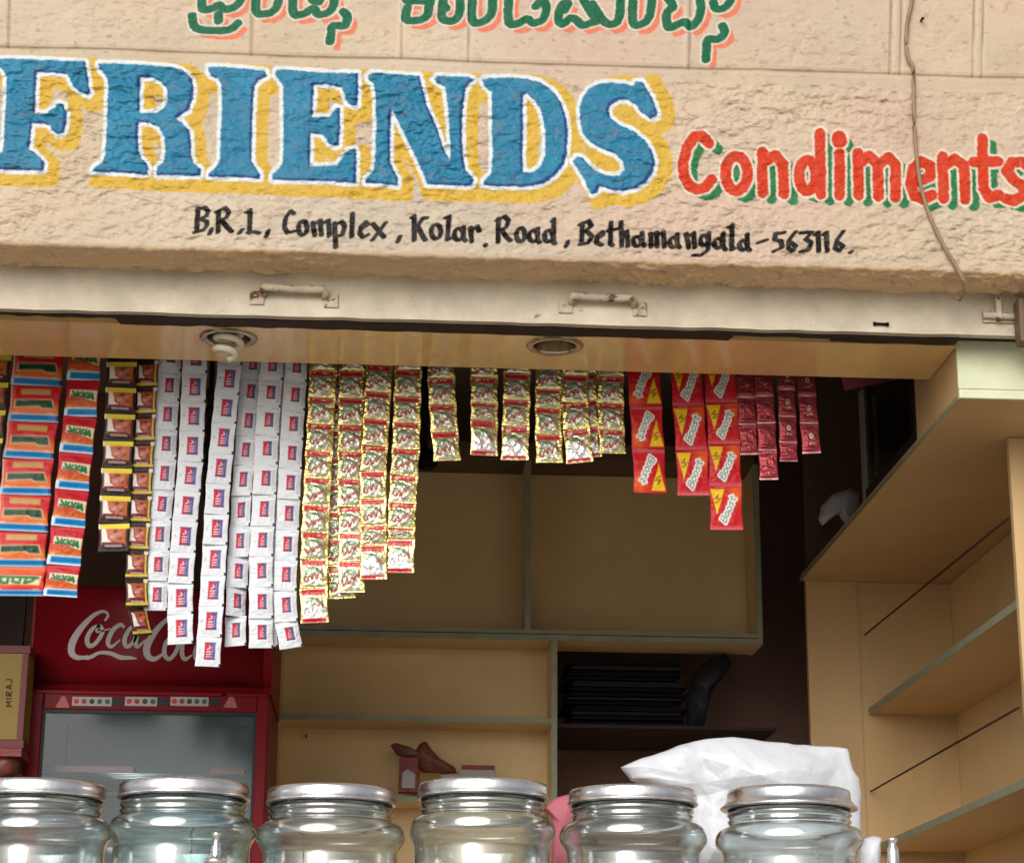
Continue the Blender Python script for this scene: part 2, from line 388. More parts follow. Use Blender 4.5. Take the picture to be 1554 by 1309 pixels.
addr((600,310), 300/1554, [[(130,105),(148,92),(148,285)],[(248,108),(215,110),(165,190)],[(180,185),(235,283)],ell(320,215,38,58),[(395,105),(422,95),(408,280),(432,268)],ell(498,237,36,46),[(535,175),(535,270),(555,288)],[(590,180),(600,295)],[(602,200),(642,172),(662,215)],[(706,316),(711,326)],
  [(810,110),(808,298)],[(798,125),(860,95),(890,130),(870,180),(830,200)],[(838,205),(870,255),(908,288)],ell(985,240,33,56),ell(1085,250,34,44),[(1118,190),(1118,285),(1135,303)],ell(1205,250,34,46),[(1232,130),(1245,115),(1243,300),(1255,310)],[(1355,290),(1342,330)]])
addr((860,320), 450/1554, [[(82,62),(78,175)],[(68,72),(112,52),(130,80),(97,105)],[(105,108),(132,132),(115,168),(70,176)],[(160,148),(190,128),(184,110),(160,132),(156,170),(184,180)],[(232,60),(228,170),(240,182)],[(215,105),(262,98)],[(285,58),(288,185)],[(292,125),(315,106),(322,186)],
  ell(370,160,20,26),[(395,112),(396,170),(408,187)],[(438,118),(445,190)],[(447,125),(470,110),(476,190)],[(482,125),(506,110),(512,190)],ell(560,165,20,26),[(578,120),(580,178),(592,192)],[(625,118),(640,195)],[(642,130),(664,114),(672,195)],ell(720,155,20,28),[(745,115),(742,205),(704,232),(665,232)],
  ell(795,170,22,26),[(820,115),(822,190),(834,205)],[(850,85),(866,72),(866,205),(878,198)],ell(925,180,20,26),[(945,122),(946,195),(960,208)],[(1003,167),(1047,153)],[(1140,114),(1095,120),(1090,150),(1122,158),(1130,190),(1085,212)],[(1200,110),(1167,150),(1160,195),(1185,210),(1200,185),(1172,165)],
  [(1225,115),(1285,113),(1252,147),(1280,165),(1268,205),(1225,212)],[(1302,125),(1318,112),(1320,212)],[(1348,125),(1362,112),(1365,212)],[(1450,108),(1418,150),(1405,195),(1430,210),(1447,185),(1418,165)],[(1487,219),(1493,214)]])
kK = 440/1554.0
KAN = [sc(p, 280, 0, kK) for p in [[(40,85),(60,150),(150,165),(240,160),(285,125)],[(182,80),(182,112)],[(95,-30),(97,48),(150,45),(185,28),(215,50),(270,38),(305,-5),(300,-30)],[(385,-30),(387,68),(450,72),(490,45),(505,0),(505,-30)],
  [(580,-30),(585,75),(640,75),(690,48),(720,80),(780,60),(803,10),(790,-30)],[(685,0),(720,12),(735,-20)],[(850,62),(872,90),(860,138),(795,140),(787,180),(780,225)],[(1190,-30),(1192,5),(1250,4),(1310,10)],[(1195,40),(1187,105),(1250,110),(1300,85),(1310,30)],[(1310,40),(1320,0),(1310,-30)],
  [(1388,-15),(1380,60),(1388,105),(1440,112),(1475,68),(1475,-30)],[(1385,18),(1402,48)]]]
KAN += [sc(p, 700, 0, kK) for p in [[(62,-30),(60,112),(120,115),(163,70),(168,-30)],[(255,-30),(255,120),(310,125),(350,103),(390,125),(440,100),(455,40),(432,0),(400,35)],[(555,55),(570,20),(545,22),(525,60),(522,110),(545,130),(580,100),(612,105),(650,135),(700,122),(728,110),(690,60),(640,-30)],
  [(700,20),(755,105),(800,132),(845,100),(855,-30)],[(922,-30),(920,118),(960,133),(1008,90),(1025,-30)],[(1100,-20),(1135,35),(1105,65),(1100,100),(1112,150),(1165,130),(1200,118),(1230,145),(1272,100),(1285,30),(1268,-30)],[(1350,12),(1365,48),(1410,43),(1440,10),(1445,-30)],
  [(1400,140),(1410,178),(1372,213),(1322,212),(1315,260),(1312,320)]]]
def build_wall():
    zc = float(at(777, 98, WY)[2])                       # horizontal groove
    x_edges = np.concatenate([np.arange(-3.2, -0.88, 0.03), np.arange(-0.88, 1.37, 0.002), np.arange(1.37, 3.6, 0.03)])
    R = 0.009
    tf = np.concatenate([np.arange(0, 0.66, 0.002), np.arange(0.66, 2.6, 0.05)])[::-1]      # front face, up from the lip
    ta = np.linspace(0, math.pi/2, 7)[1:-1]
    tu = np.arange(0, UNDER+1e-6, 0.0024)
    prof = [(WY, Z_LIP+R+t, 0.0, R+t) for t in tf] + [(WY+R-R*math.cos(a), Z_LIP+R-R*math.sin(a), a, R*(1-a/1.57)-R) for a in ta] + [(WY+R+t, Z_LIP, math.pi/2, -t-R) for t in tu]
    prof = np.array(prof)
    nx, nz = len(x_edges), len(prof)
    X = np.broadcast_to(x_edges[None, :], (nz, nx)).copy()
    Yb = np.broadcast_to(prof[:, 0:1], (nz, nx)); Zb = np.broadcast_to(prof[:, 1:2], (nz, nx)); A = np.broadcast_to(prof[:, 2:3], (nz, nx)); T = np.broadcast_to(prof[:, 3:4], (nz, nx))
    PX, PY = proj(np.stack([X, Yb, Zb], -1))
    # trowelled rough-cast: sagging lumps with sharp lower lips
    wx = 0.35*fbm(X/0.05, T/0.05, 3, 3); wz = 0.35*fbm(X/0.05+40, T/0.05, 5, 3)
    n1 = fbm(X/0.034+wx, T/0.018+wz, 11, 4)
    n2 = fbm(X/0.016+wx*2, T/0.010+wz*2, 21, 3)
    rid = 1-np.abs(fbm(X/0.028+wz, T/0.016+wx, 31, 3))*2.2
    big = 0.5+0.5*np.clip(fbm(X/0.30, T/0.22, 41, 2)*2, -1, 1)
    H = 0.0045*n1 + 0.0026*n2 + 0.0009*fbm(X/0.008, T/0.006, 27, 2) + 0.0008*np.clip(rid, 0, 1)**2 - 0.0016*np.clip(-n1*2.2-0.55, 0, 1)
    amp = (0.55+0.6*big)*(1+0.9*np.clip(A, 0, 1))*(1-0.85*np.exp(-(T/0.014)**2))
    # thin creases under the lumps
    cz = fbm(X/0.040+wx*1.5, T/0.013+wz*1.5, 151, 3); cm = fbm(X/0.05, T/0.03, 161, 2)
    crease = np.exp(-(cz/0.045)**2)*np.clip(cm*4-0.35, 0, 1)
    zrel = Zb-zc
    upper = np.clip(zrel/0.012, 0, 1)*(A == 0)
    amp = amp*(1-0.62*upper)
    band = np.exp(-(np.clip(np.abs(zrel+0.006)-0.016, 0, 9)/0.006)**2)*(A == 0)
    amp = amp*(1-0.88*band)
    H = (H-0.0016*crease)*amp
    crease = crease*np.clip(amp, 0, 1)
    g = 0.0
    wob = 1.5*vnoise(X/0.2, X*0, 77)
    def vg(x0, w, top): 
        d = np.abs(PX-(x0+(PY-50)*0.004)); return np.exp(-(d/w)**2)*np.clip((top-PY+(PX-x0)*0)/4, 0, 1)
    gy = 72+48*PX/1554.0+wob
    for off, w, dep in ((0, 2.2, .0038), (-8, 2.0, -.0010), (7, 2.0, -.0006)):
        g = g - dep*np.exp(-((PY-gy-off)/w)**2)
    upm = (PY < gy+1); jd = np.zeros_like(PX)
    for x0, w, dep in ((14, 2.2, .0030), (383, 2.6, .0030), (611, 1.6, .0016), (606, 2.5, -.0012), (712, 1.8, .0026), (1048, 2.0, .0024), (1042, 3.0, -.0012), (1352, 2, .0025), (1368, 2, .0025), (1360, 6, -.0015), (1478, 1.8, .0025), (1492, 1.8, .002), (1485, 5, -.0012)):
        d = np.abs(PX-x0+(PY-50)*0.02)
        g = g - dep*np.exp(-(d/w)**2)*upm
        amp2 = np.exp(-(d/11)**2)*upm; H = H*(1-0.75*amp2); jd = np.maximum(jd, np.exp(-(d/w)**2)*upm*(dep > 0))
    g = np.where(A == 0, g, 0)
    H = H+g
    H = np.where(T > 0.75, H*0.3, H)
    # colours
    C = np.ones((nz, nx, 4)); 
    base = np.array([0.455, 0.368, 0.268])
    mott = fbm(X/0.22, T/0.16, 51, 5)
    C[..., :3] = base*(1+0.13*mott[..., None])
    C[..., :3] *= 1+np.array([0.02, -0.01, -0.06])*np.clip(fbm(X/0.4, T/0.3, 61, 3)*2, -1, 1)[..., None]
    pink = np.clip(fbm(X/0.35, T/0.25, 66, 3)*2.2-0.1, 0, 1); mixc(C, 0.6*pink, (0.475, 0.338, 0.262))
    grime = np.clip(fbm(X/0.016, T/0.009, 71, 4)*3-1.05, 0, 1); mixc(C, 0.45*grime, (0.20, 0.13, 0.08))
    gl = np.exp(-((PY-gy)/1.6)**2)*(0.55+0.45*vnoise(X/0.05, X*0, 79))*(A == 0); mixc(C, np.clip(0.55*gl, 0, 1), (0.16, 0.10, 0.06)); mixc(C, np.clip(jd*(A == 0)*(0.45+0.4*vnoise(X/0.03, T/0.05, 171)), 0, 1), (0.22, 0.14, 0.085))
    mixc(C, 0.9*np.clip(np.sin(A), 0, 1)*0.85+0.0*A, (0.74, 0.51, 0.285))        # underside lightened and browned in colour, standing in for light off the street
    lab = np.zeros((nz, nx), np.int32)
    rag = 1.1*vnoise(X/0.006, T/0.004, 81)+0.7*vnoise(X/0.012, T/0.008, 83)
    vis = (A == 0) & (T < 0.70)
    def region(x0, x1, y0, y1):
        m = vis & (PX > x0) & (PX < x1) & (PY > y0) & (PY < y1)
        r = np.where(m.any(1))[0]; c = np.where(m.any(0))[0]
        return slice(r[0], r[-1]+1), slice(c[0], c[-1]+1)
    ok = np.where(A == 0, 1.0, 0.0)
    def apply(s, d, col, w=1.0, idn=None, fade=None):
        a = cover(d, w)*ok[s]
        if fade is not None: a = a*fade
        sub = C[s]; mixc(sub, a, col); C[s] = sub
        if idn is not None:
            l = lab[s]; l[a > 0.4] = idn; lab[s] = l
    # FRIENDS
    s = region(-80, 1050, 70, 330); x, y, rg = PX[s], PY[s], rag[s]
    S = []
    for i, p in enumerate(LET):
        d = sdf_poly(p, x, y)
        S.append(np.maximum(d, -sdf_poly(HOLES[i], x, y)) if i in HOLES else d)
    U = np.minimum.reduce(S)
    def shifted(i, dx, dy):
        d = sdf_poly(LET[i], x-dx, y-dy)
        return np.maximum(d, -sdf_poly(HOLES[i], x-dx, y-dy)) if i in HOLES else d
    yel = np.full(x.shape, 99.0)
    for i in range(7):
        for dx, dy in ((1, 17), (8, 18), (15, 17), (17, 9), (16, 1), (9, 9)) if i < 6 else ((8, 17), (16, 14), (20, 4), (20, -4)):
            yel = np.minimum(yel, shifted(i, dx, dy)-7)
    apply(s, yel+rg, (0.50, 0.315, 0.042), 1.0, 1)
    apply(s, U-5.7+rg*.7, (0.55, 0.59, 0.60), 1.0, 1)
    apply(s, U+rg*.6, (0.019, 0.152, 0.262), 0.9, 1)
    worn = np.clip(fbm(X[s]/0.03, T[s]/0.018, 91, 4)*3.4-1.1, 0, 1)
    apply(s, U+2, (0.085, 0.13, 0.20), 1.0, None, 0.75*worn)
    lite = np.clip(fbm(X[s]/0.12, T[s]/0.10, 93, 3)*2, 0, 1); apply(s, U+2, (0.028, 0.215, 0.34), 1.0, None, 0.5*lite)
    sh = np.minimum.reduce([shifted(i, -4.0, -3.6) for i in range(7)])
    nav = np.maximum(U+0.3, -(sh+0.6)); apply(s, nav+rg*0.8, (0.010, 0.045, 0.15), 1.0)
    # Condiments
    s = region(1000, 1600, 180, 340); x, y, rg = PX[s], PY[s], rag[s]
    hw = 8.4
    D = np.minimum.reduce([sdf_line(p, x, y) for p in COND])-hw
    D = np.minimum(D, sdf_line(COND[7], x, y)-11.5)
    G = np.minimum.reduce([sdf_line([(a+13.5, b+9.5) for a, b in p], x, y) for p in COND])-hw+.3
    apply(s, G+rg*.7, (0.022, 0.14, 0.048), 0.9, 2)
    apply(s, D-3.0+rg*.6, (0.58, 0.52, 0.42), 0.9, 2)
    apply(s, D+rg*.6, (0.46, 0.036, 0.010), 0.9, 2)
    worn = np.clip(fbm(X[s]/0.05, T[s]/0.04, 95, 3)*2.5-0.3, 0, 1)*np.clip((x-1230)/150, 0, 1); apply(s, D+2, (0.42, 0.085, 0.04), 1.0, None, 0.6*worn)
    # address line, broad pen
    s = region(270, 1320, 300, 410); x, y, rg = PX[s], PY[s], rag[s]
    D = np.full(x.shape, 99.0)
    for p in ADDR:
        P = np.array(p); m = (x > P[:, 0].min()-9) & (x < P[:, 0].max()+9) & (y > P[:, 1].min()-9) & (y < P[:, 1].max()+9)
        if m.any(): D[m] = np.minimum(D[m], sdf_line(p, x[m], y[m], (math.radians(-24), 1.8))-4.5)
    apply(s, D+rg*.25, (0.008, 0.006, 0.005), 0.7, 3)
    # Kannada line
    s = region(270, 1160, -40, 110); x, y, rg = PX[s], PY[s], rag[s]
    D = np.minimum.reduce([sdf_line(curve_pts(p, 4) if len(p) > 2 else p, x, y, (math.radians(-15), 1.25)) for p in KAN])-7.3
    Gd = np.minimum.reduce([sdf_line([(a+10.5, b+9.5) for a, b in (curve_pts(p, 4) if len(p) > 2 else p)], x, y, (math.radians(-15), 1.25)) for p in KAN])-5.0
    apply(s, Gd+rg*.7, (0.56, 0.155, 0.085), 0.9, 4)
    apply(s, D-2.4+rg*.5, (0.58, 0.52, 0.43), 0.9, 4)
    apply(s, D+rg*.5, (0.004, 0.095, 0.040), 0.9, 4)
    mixc(C, 0.45*crease, (0.12, 0.075, 0.045))  # creases darkened in the colour as well, standing in for relief shade
    # displaced vertices, lumps sag a little
    ny, nzv = -np.cos(A), -np.sin(A)
    V = np.stack([X, Yb+ny*H, Zb+nzv*H-np.where(A == 0, 0.55*H, 0)], -1)
    V[-1, :, :] = np.stack([X[-1], Yb[-1], Zb[-1]], -1)
    idx = np.arange(nz*nx).reshape(nz, nx)
    F = np.stack([idx[:-1, :-1], idx[1:, :-1], idx[1:, 1:], idx[:-1, 1:]], -1).reshape(-1, 4)
    FL = lab[:-1, :-1].reshape(-1)
    Vf = V.reshape(-1, 3); Cf = C.reshape(-1, 4)
    e1 = Vf[F[:, 2]]-Vf[F[:, 0]]; e2 = Vf[F[:, 3]]-Vf[F[:, 1]]
    fn = np.cross(e1, e2)
    N = np.zeros_like(Vf)
    for k in range(4): np.add.at(N, F[:, k], fn)
    N /= np.linalg.norm(N, axis=1)[:, None]+1e-12
    names = [('fascia_wall', None), ('painted_lettering', 'large blue capital letters with white outline and yellow drop shadow'), ('painted_lettering', 'red lower case lettering with green drop shadow'), ('painted_lettering', 'black handwritten address line'), ('painted_lettering', 'green Kannada lettering with salmon shadow')]
    root = None
    for k, (nm, lb) in enumerate(names):
        f = F[FL == k]
        u, inv = np.unique(f.reshape(-1), return_inverse=True)
        me = bpy.data.meshes.new(nm)
        me.vertices.add(len(u)); me.vertices.foreach_set('co', Vf[u].astype(np.float32).reshape(-1))
        me.loops.add(len(inv)); me.loops.foreach_set('vertex_index', inv.astype(np.int32))
        me.polygons.add(len(f)); me.polygons.foreach_set('loop_start', np.arange(0, len(inv), 4, dtype=np.int32))
        me.polygons.foreach_set('use_smooth', [True]*len(f))
        me.update(calc_edges=True)
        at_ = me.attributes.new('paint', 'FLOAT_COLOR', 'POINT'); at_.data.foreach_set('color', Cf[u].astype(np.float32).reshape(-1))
        me.materials.append(M['wall'])
        me.normals_split_custom_set_from_vertices(N[u].tolist())
        o = bpy.data.objects.new(nm, me)
        link(o, root)
        if k == 0: root = o; tag(o, 'rough cream plastered wall above the shop opening, painted with the shop sign', 'wall')
        else: o['label'] = lb
    return root
build_wall()

# cable hanging down the wall
cp = [(1387, -40), (1384, 0), (1377, 35), (1375, 70), (1380, 92), (1386, 108), (1387, 180), (1391, 235), (1398, 285), (1412, 330), (1432, 372), (1452, 406), (1464, 428)]
cpts = [at(x, y, WY-0.008) for x, y in curve_pts(cp, 5)] + [at(1462, 446, WY+0.02), at(1456, 455, WY+0.05), at(1449, 451, WY+0.06)]
tag(MB().tube(cpts, 0.0042, 8).build('cable', M['cable']), 'thin brown cable hanging down the rough wall on the right, hooked at its end', 'cable')
nl = at(1398, 31, WY-0.004)
tag(MB().tube([nl+np.array([0, .006, 0]), nl+np.array([0, -.012, -.001]), nl+np.array([.002, -.013, -.004])], 0.0028, 8).build('nail', M['wire']), 'small dark nail in the upper right wall beside the cable', 'nail')

# ------------------------------------------------------------------ roller shutter rail under the fascia
RY = 4.122
z_rb = float(at(777, 490, RY)[2])
def rail():
    x0, x1 = -1.9, 1.335
    root = empty('roller_shutter', (0.2, RY, z_rb), 'cream painted bottom rail of a rolled up shutter under the fascia', 'shutter')
    m = MB(); z1 = Z_LIP+0.03
    # slightly uneven lower lip
    xs = np.linspace(x0, x1, 160); v = []
    for x in xs:
        w = 0.0012*float(vnoise(np.array([x*18.]), np.array([0.]), 5)[0])
        for (y, z) in ((RY, z1), (RY, z_rb+0.006+w), (RY-0.004, z_rb+0.004+w), (RY-0.004, z_rb+w), (RY+0.016, z_rb+w), (RY+0.016, z1)): v.append((x, y, z))
    n = 6; f = []
    for i in range(len(xs)-1):
        for k in range(n): f.append((i*n+k, i*n+(k+1) % n, (i+1)*n+(k+1) % n, (i+1)*n+k))
    f += [tuple(range(n)), tuple((len(xs)-1)*n+k for k in range(n))[::-1]]
    m.add(v, f).build('bottom_rail', M['rail'], root)
    for (xa, xb, ya, yb) in ((398, 494, 436, 440), (866, 962, 449, 453)):
        a = at(xa, ya, RY-0.02); b = at(xb, yb, RY-0.02); a2 = at(xa+1, ya+12, RY); b2 = at(xb, yb+12, RY)
        h = MB()
        pts = [a2+np.array([0, .0, 0]), a2+np.array([0, -.012, .004]), a+np.array([.004, -.004, 0]), a*0.75+b*.25, (a+b)/2+np.array([0, 0, -.0015]), a*.25+b*.75, b+np.array([-.004, -.004, 0]), b2+np.array([0, -.012, .004]), b2]
        h.tube([p for p in pts], 0.0085, 10).build('handle', M['rust'], root)
        for q, sx in ((a2, -1), (b2, 1)):
            pl = MB(); c = q+np.array([sx*0.012, 0, -.006])
            pl.box((c[0]-.015, RY-.005, c[2]-.016), (c[0]+.015, RY-.0002, c[2]+.014), .002)
            pl.lathe((c[0]+sx*.003, RY-.006, c[2]), [(0.004, 0), (0.004, .003)], 10)
            pl.build('handle_bracket', M['rust'], root)
    # small slot hole
    a = at(1327, 491, RY-.0045); b = at(1347, 492, RY-.0045)
    sl_ = MB().tube([a, b], 0.0030, 8)
    for q in (a, b): sl_.tube([q+np.array([-.002, 0, 0]), q+np.array([.002, 0, 0])], 0.0045, 8)
    sl_.build('slot_hole', M['black'], root)
    # bolt lock at the right end
    lk = MB(); a = at(1489, 470, RY); b = at(1552, 492, RY)
    lk.box((a[0], RY-.006, b[2]), (b[0], RY-.0004, a[2]), .002)
    lk.tube([at(1492, 478, RY-.012), at(1560, 482, RY-.012)], .007, 10)
    c = at(1512, 470, RY); lk.box((c[0]-.006, RY-.022, c[2]-.03), (c[0]+.006, RY-.006, c[2]+.022), .003)
    lk.build('bolt_lock', M['rust'], root)
    a = at(1545, 450, RY-.05); b = at(1600, 520, RY-.05)
    MB().box((a[0], RY-.05, b[2]), (b[0], RY-.0075, min(a[2], Z_LIP-.004)), .006).build('lock_housing', M['brownwood'], root)
rail()
# guide channel beyond the right end of the rail
g = MB(); a = at(1547, 480, RY)
g.box((1.42, RY-.05, 0.6), (1.427, RY+.04, Z_LIP-.002)); g.box((1.427, RY-.05, 0.6), (1.50, RY-.043, Z_LIP-.002))
tag(g.build('shutter_guide', M['rust']), 'rusty vertical shutter guide channel at the right edge of the opening', 'guide rail')
# board closing the shutter slot
z_s = float(at(777, 507, 4.187)[2])                      # soffit height
d = MB().box((-1.9, RY+.0165, z_s+.0125), (1.34, 4.186, z_s+.02))
rng = random.Random(4)
# ragged dark strip under the rail
xs = np.linspace(-0.9, 1.19, 260); v = []; f = []
for i, x in enumerate(xs):
    px = proj(np.array([[x, 4.15, z_s]]))[0][0]
    dr = 0.0 if px < 180 else (0.012 if px < 1110 else (0.002 if px < 1260 else 0.009))
    dr = dr+0.0015*float(vnoise(np.array([x*30]), np.array([3.]), 8)[0])
    yb = 4.150+dr*2.9
    v += [(x, RY+.018, z_s+.011), (x, RY+.018, z_s-.002), (x, yb, z_s-.002), (x, yb, z_s+.011)]
for i in range(len(xs)-1):
    for k in range(4): f.append((i*4+k, i*4+(k+1) % 4, (i+1)*4+(k+1) % 4, (i+1)*4+k))
f += [(0, 1, 2, 3), tuple(len(v)-4+k for k in (3, 2, 1, 0))]
d.add(v, f)
tag(d.build('shutter_slot_board', M['darkgap']), 'ragged dark brown strip between the shutter rail and the tan board', 'strip')

# ------------------------------------------------------------------ tan board with two downlights
YS0, YS1 = 4.187, float(atz(700, 557, z_s)[1])
LAMPS = [atz(347, 512, z_s), atz(842, 524, z_s)]
RH = 0.046
def soffit():
    cu = bpy.data.curves.new('soffit_curve', 'CURVE'); cu.dimensions = '2D'; cu.fill_mode = 'BOTH'; cu.extrude = 0.008
    def spl(pts):
        s_ = cu.splines.new('POLY'); s_.points.add(len(pts)-1)
        for q, p in zip(s_.points, pts): q.co = (p[0], p[1], 0, 1)
        s_.use_cyclic_u = True
    spl([(-1.9, YS0), (1.197, YS0), (1.197, YS1), (-1.9, YS1)])
    for L in LAMPS: spl([(L[0]+RH*math.cos(2*math.pi*k/40), L[1]+RH*math.sin(2*math.pi*k/40)) for k in range(40)])
    t = bpy.data.objects.new('tmp', cu); COL.objects.link(t)
    dg = bpy.context.evaluated_depsgraph_get(); me = bpy.data.meshes.new_from_object(t.evaluated_get(dg))
    bpy.data.objects.remove(t); bpy.data.curves.remove(cu)
    me.name = 'soffit_board'; me.materials.clear(); me.materials.append(M['soffit'])
    o = bpy.data.objects.new('soffit_board', me); o.location = (0, 0, z_s+.008); COL.objects.link(o)
    return tag(o, 'glossy tan board lining the head of the shop opening', 'board')
soffit()
def downlight(L, lamp, label):
    root = empty('downlight', (L[0], L[1], z_s), label, 'downlight', 'downlights in the tan board')
    MB().lathe((L[0], L[1], z_s), [(RH-.001, .004), (RH-.001, -.003), (RH+.004, -.006), (RH+.013, -.004), (RH+.0155, -.0005)], 48).build('trim_ring', M['brass'], root)
    MB().lathe((L[0], L[1], z_s), [(RH-.0015, .003), (RH-.006, .03), (RH-.012, .06), (.02, .085), (.0, .088)], 40).build('reflector', M['brass'], root)
    if lamp:
        pts = []
        for i in range(110):
            t = i/109; a = 2*math.pi*3.2*t+.4; r = .0265 if t < .8 else .0265*(1-(t-.8)/.2*.75)
            pts.append((L[0]+r*math.cos(a), L[1]+r*math.sin(a), z_s+.036-.082*t))
        MB().tube(pts, .0074, 10).build('spiral_tube', M['lamp_white'], root)
        MB().lathe((L[0], L[1], z_s+.04), [(0.0, 0), (.021, 0), (.021, .04), (0, .04)], 24).build('lamp_base', M['logo_white'], root)
downlight(LAMPS[0], True, 'round recessed downlight on the left with a white spiral lamp hanging out')
downlight(LAMPS[1], False, 'round empty recessed downlight near the middle of the tan board')

# ------------------------------------------------------------------ street, shop floor, room shell
o = MB().add([(-150, -150, 0), (150, -150, 0), (150, 150, 0), (-150, 150, 0)], [(0, 1, 2, 3)]).build('street', M['street'], fixn=False); struct(o)
struct(MB().box((-1.9, 4.05, 0.002), (1.95, 7.0, 0.45)).build('floor', M['floor']))
struct(MB().box((-2.0, 4.18, 3.70), (1.95, 7.0, 3.78)).build('ceiling', M['ceil']))
struct(MB().box((-2.0, 4.13, 0.45), (-1.905, 7.0, 3.695)).build('wall', M['brownwall']))
struct(MB().box((1.70, 4.13, 0.45), (1.80, 7.0, 3.695)).build('wall', M['brownwall']))
YB = 6.42                                                # back wall of the shop
struct(MB().box((-1.9, YB+.22, 0.45), (1.695, YB+.32, 3.695)).build('wall', M['brownwall']))

# ------------------------------------------------------------------ back shelving
YF = 6.0                                                 # front of the back shelves
def bx(m, x0, y0, x1, y1, Y, depth, bev=0.0, grow=0.0):
    """board with its front face at depth Y between two photo rows, running back by depth"""
    a = at(x0, (y0+y1)/2, Y); b = at(x1, (y0+y1)/2, Y); t = at((x0+x1)/2, y0, Y); u_ = at((x0+x1)/2, y1, Y)
    return m.box((a[0], Y, t[2]), (b[0], Y+depth, u_[2]), bev)
X = lambda px, py, Y: float(at(px, py, Y)[0])
Z = lambda px, py, Y: float(at(px, py, Y)[2])
def back_shelves():
    xl = X(419, 1080, YF); xp = X(841, 1080, YF); xr = X(1150, 850, YF); xm = X(801, 850, YF)
    z_mid = Z(790, 966, YF); z_s1 = Z(640, 1090, YF); z_bot = Z(640, 1212, YF)
    z_mr = Z(1000, 972, YF)
    D = 0.17
    ztb = Z(720, 694, YF); ztop = ztb-.001                # top board of the upper compartments
    root = empty('wall_shelving', ((xl+xp)/2, YF, 0.46), 'tan wall shelving with grey green edges on the back wall, right of the red cooler', 'shelving')
    t = 0.016
    # boards: carcass in tan
    zs = [(z_bot, xl, xp), (z_s1, xl, xp), (z_mid, xl, xr)]
    for (z, a, b) in zs:
        MB().box((a+.001, YF+.004, z-t/2+.001), (b-.001, YF+D, z+t/2-.001)).build('shelf', M['tan_back'], root)
    for (z, a, b) in zs:
        m = MB().box((a, YF-.001, z-t/2), (b, YF+.0035, z+t/2))
        if z == z_mid: m.box((a, YF-.006, z+t/2+.002), (b, YF+.03, z+t/2+.014))
        m.build('shelf_edge', M['edge'], root)
    for (x, a, b) in ((xl, 0.46, ztop), (xp, 0.46, z_mid-t/2-.001), (xr, z_mid-t/2-.001, ztop), (xm, z_mid+t/2+.001, ztop)):
        MB().box((x-.007, YF+.0045, a), (x+.007, YF+D-.002, b)).build('upright', M['tan_back'], root)
        MB().box((x-.0085, YF-.003, a), (x+.0085, YF+.004, b)).build('upright_edge', M['edge'], root)
    MB().box((xl, YF, ztb), (xr, YF+D+.06, ztb+.05)).build('top_board', M['brownwood'], root)
    MB().box((xl-.01, YF+D+.0005, 0.46), (xp+.006, YF+D+.015, z_mid-.002)).build('back_board', M['tan_back'], root)
    MB().box((xl-.01, YF+D+.0005, z_mid), (xr+.006, YF+D+.015, ztop)).build('back_board', M['tan_back'], root)
    # the open dark niche on the right, its shelf and ceiling
    zn = Z(1000, 1101, YF+.05)
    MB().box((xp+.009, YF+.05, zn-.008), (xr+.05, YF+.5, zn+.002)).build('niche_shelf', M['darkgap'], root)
    return xl, xp, xr, z_bot, z_s1, zn
xl, xp, xr, z_bot, z_s1, zn = back_shelves()
# dark stack of trays in the niche
rng = random.Random(11)
y0 = YF+.16
tw = [X(862, 1060, y0), X(1040, 1060, y0)]
z = zn+.003; k = 0
zmax = Z(950, 1000, y0)
while z < zmax and k < 16:
    h = 0.011+rng.random()*0.006; dx = rng.uniform(-.012, .012)
    m = MB().box((tw[0]+dx, y0+rng.uniform(-.01, .01), z), (tw[1]+dx+rng.uniform(-.02, .005), y0+.26, z+h*.55), .002)
    m.box((tw[0]+dx+.01, y0+.015, z+h*.56), (tw[1]+dx-.02, y0+.25, z+h*.98))
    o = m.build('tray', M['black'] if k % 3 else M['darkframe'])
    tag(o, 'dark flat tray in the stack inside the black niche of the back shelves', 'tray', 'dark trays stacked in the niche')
    z += h+.0008; k += 1
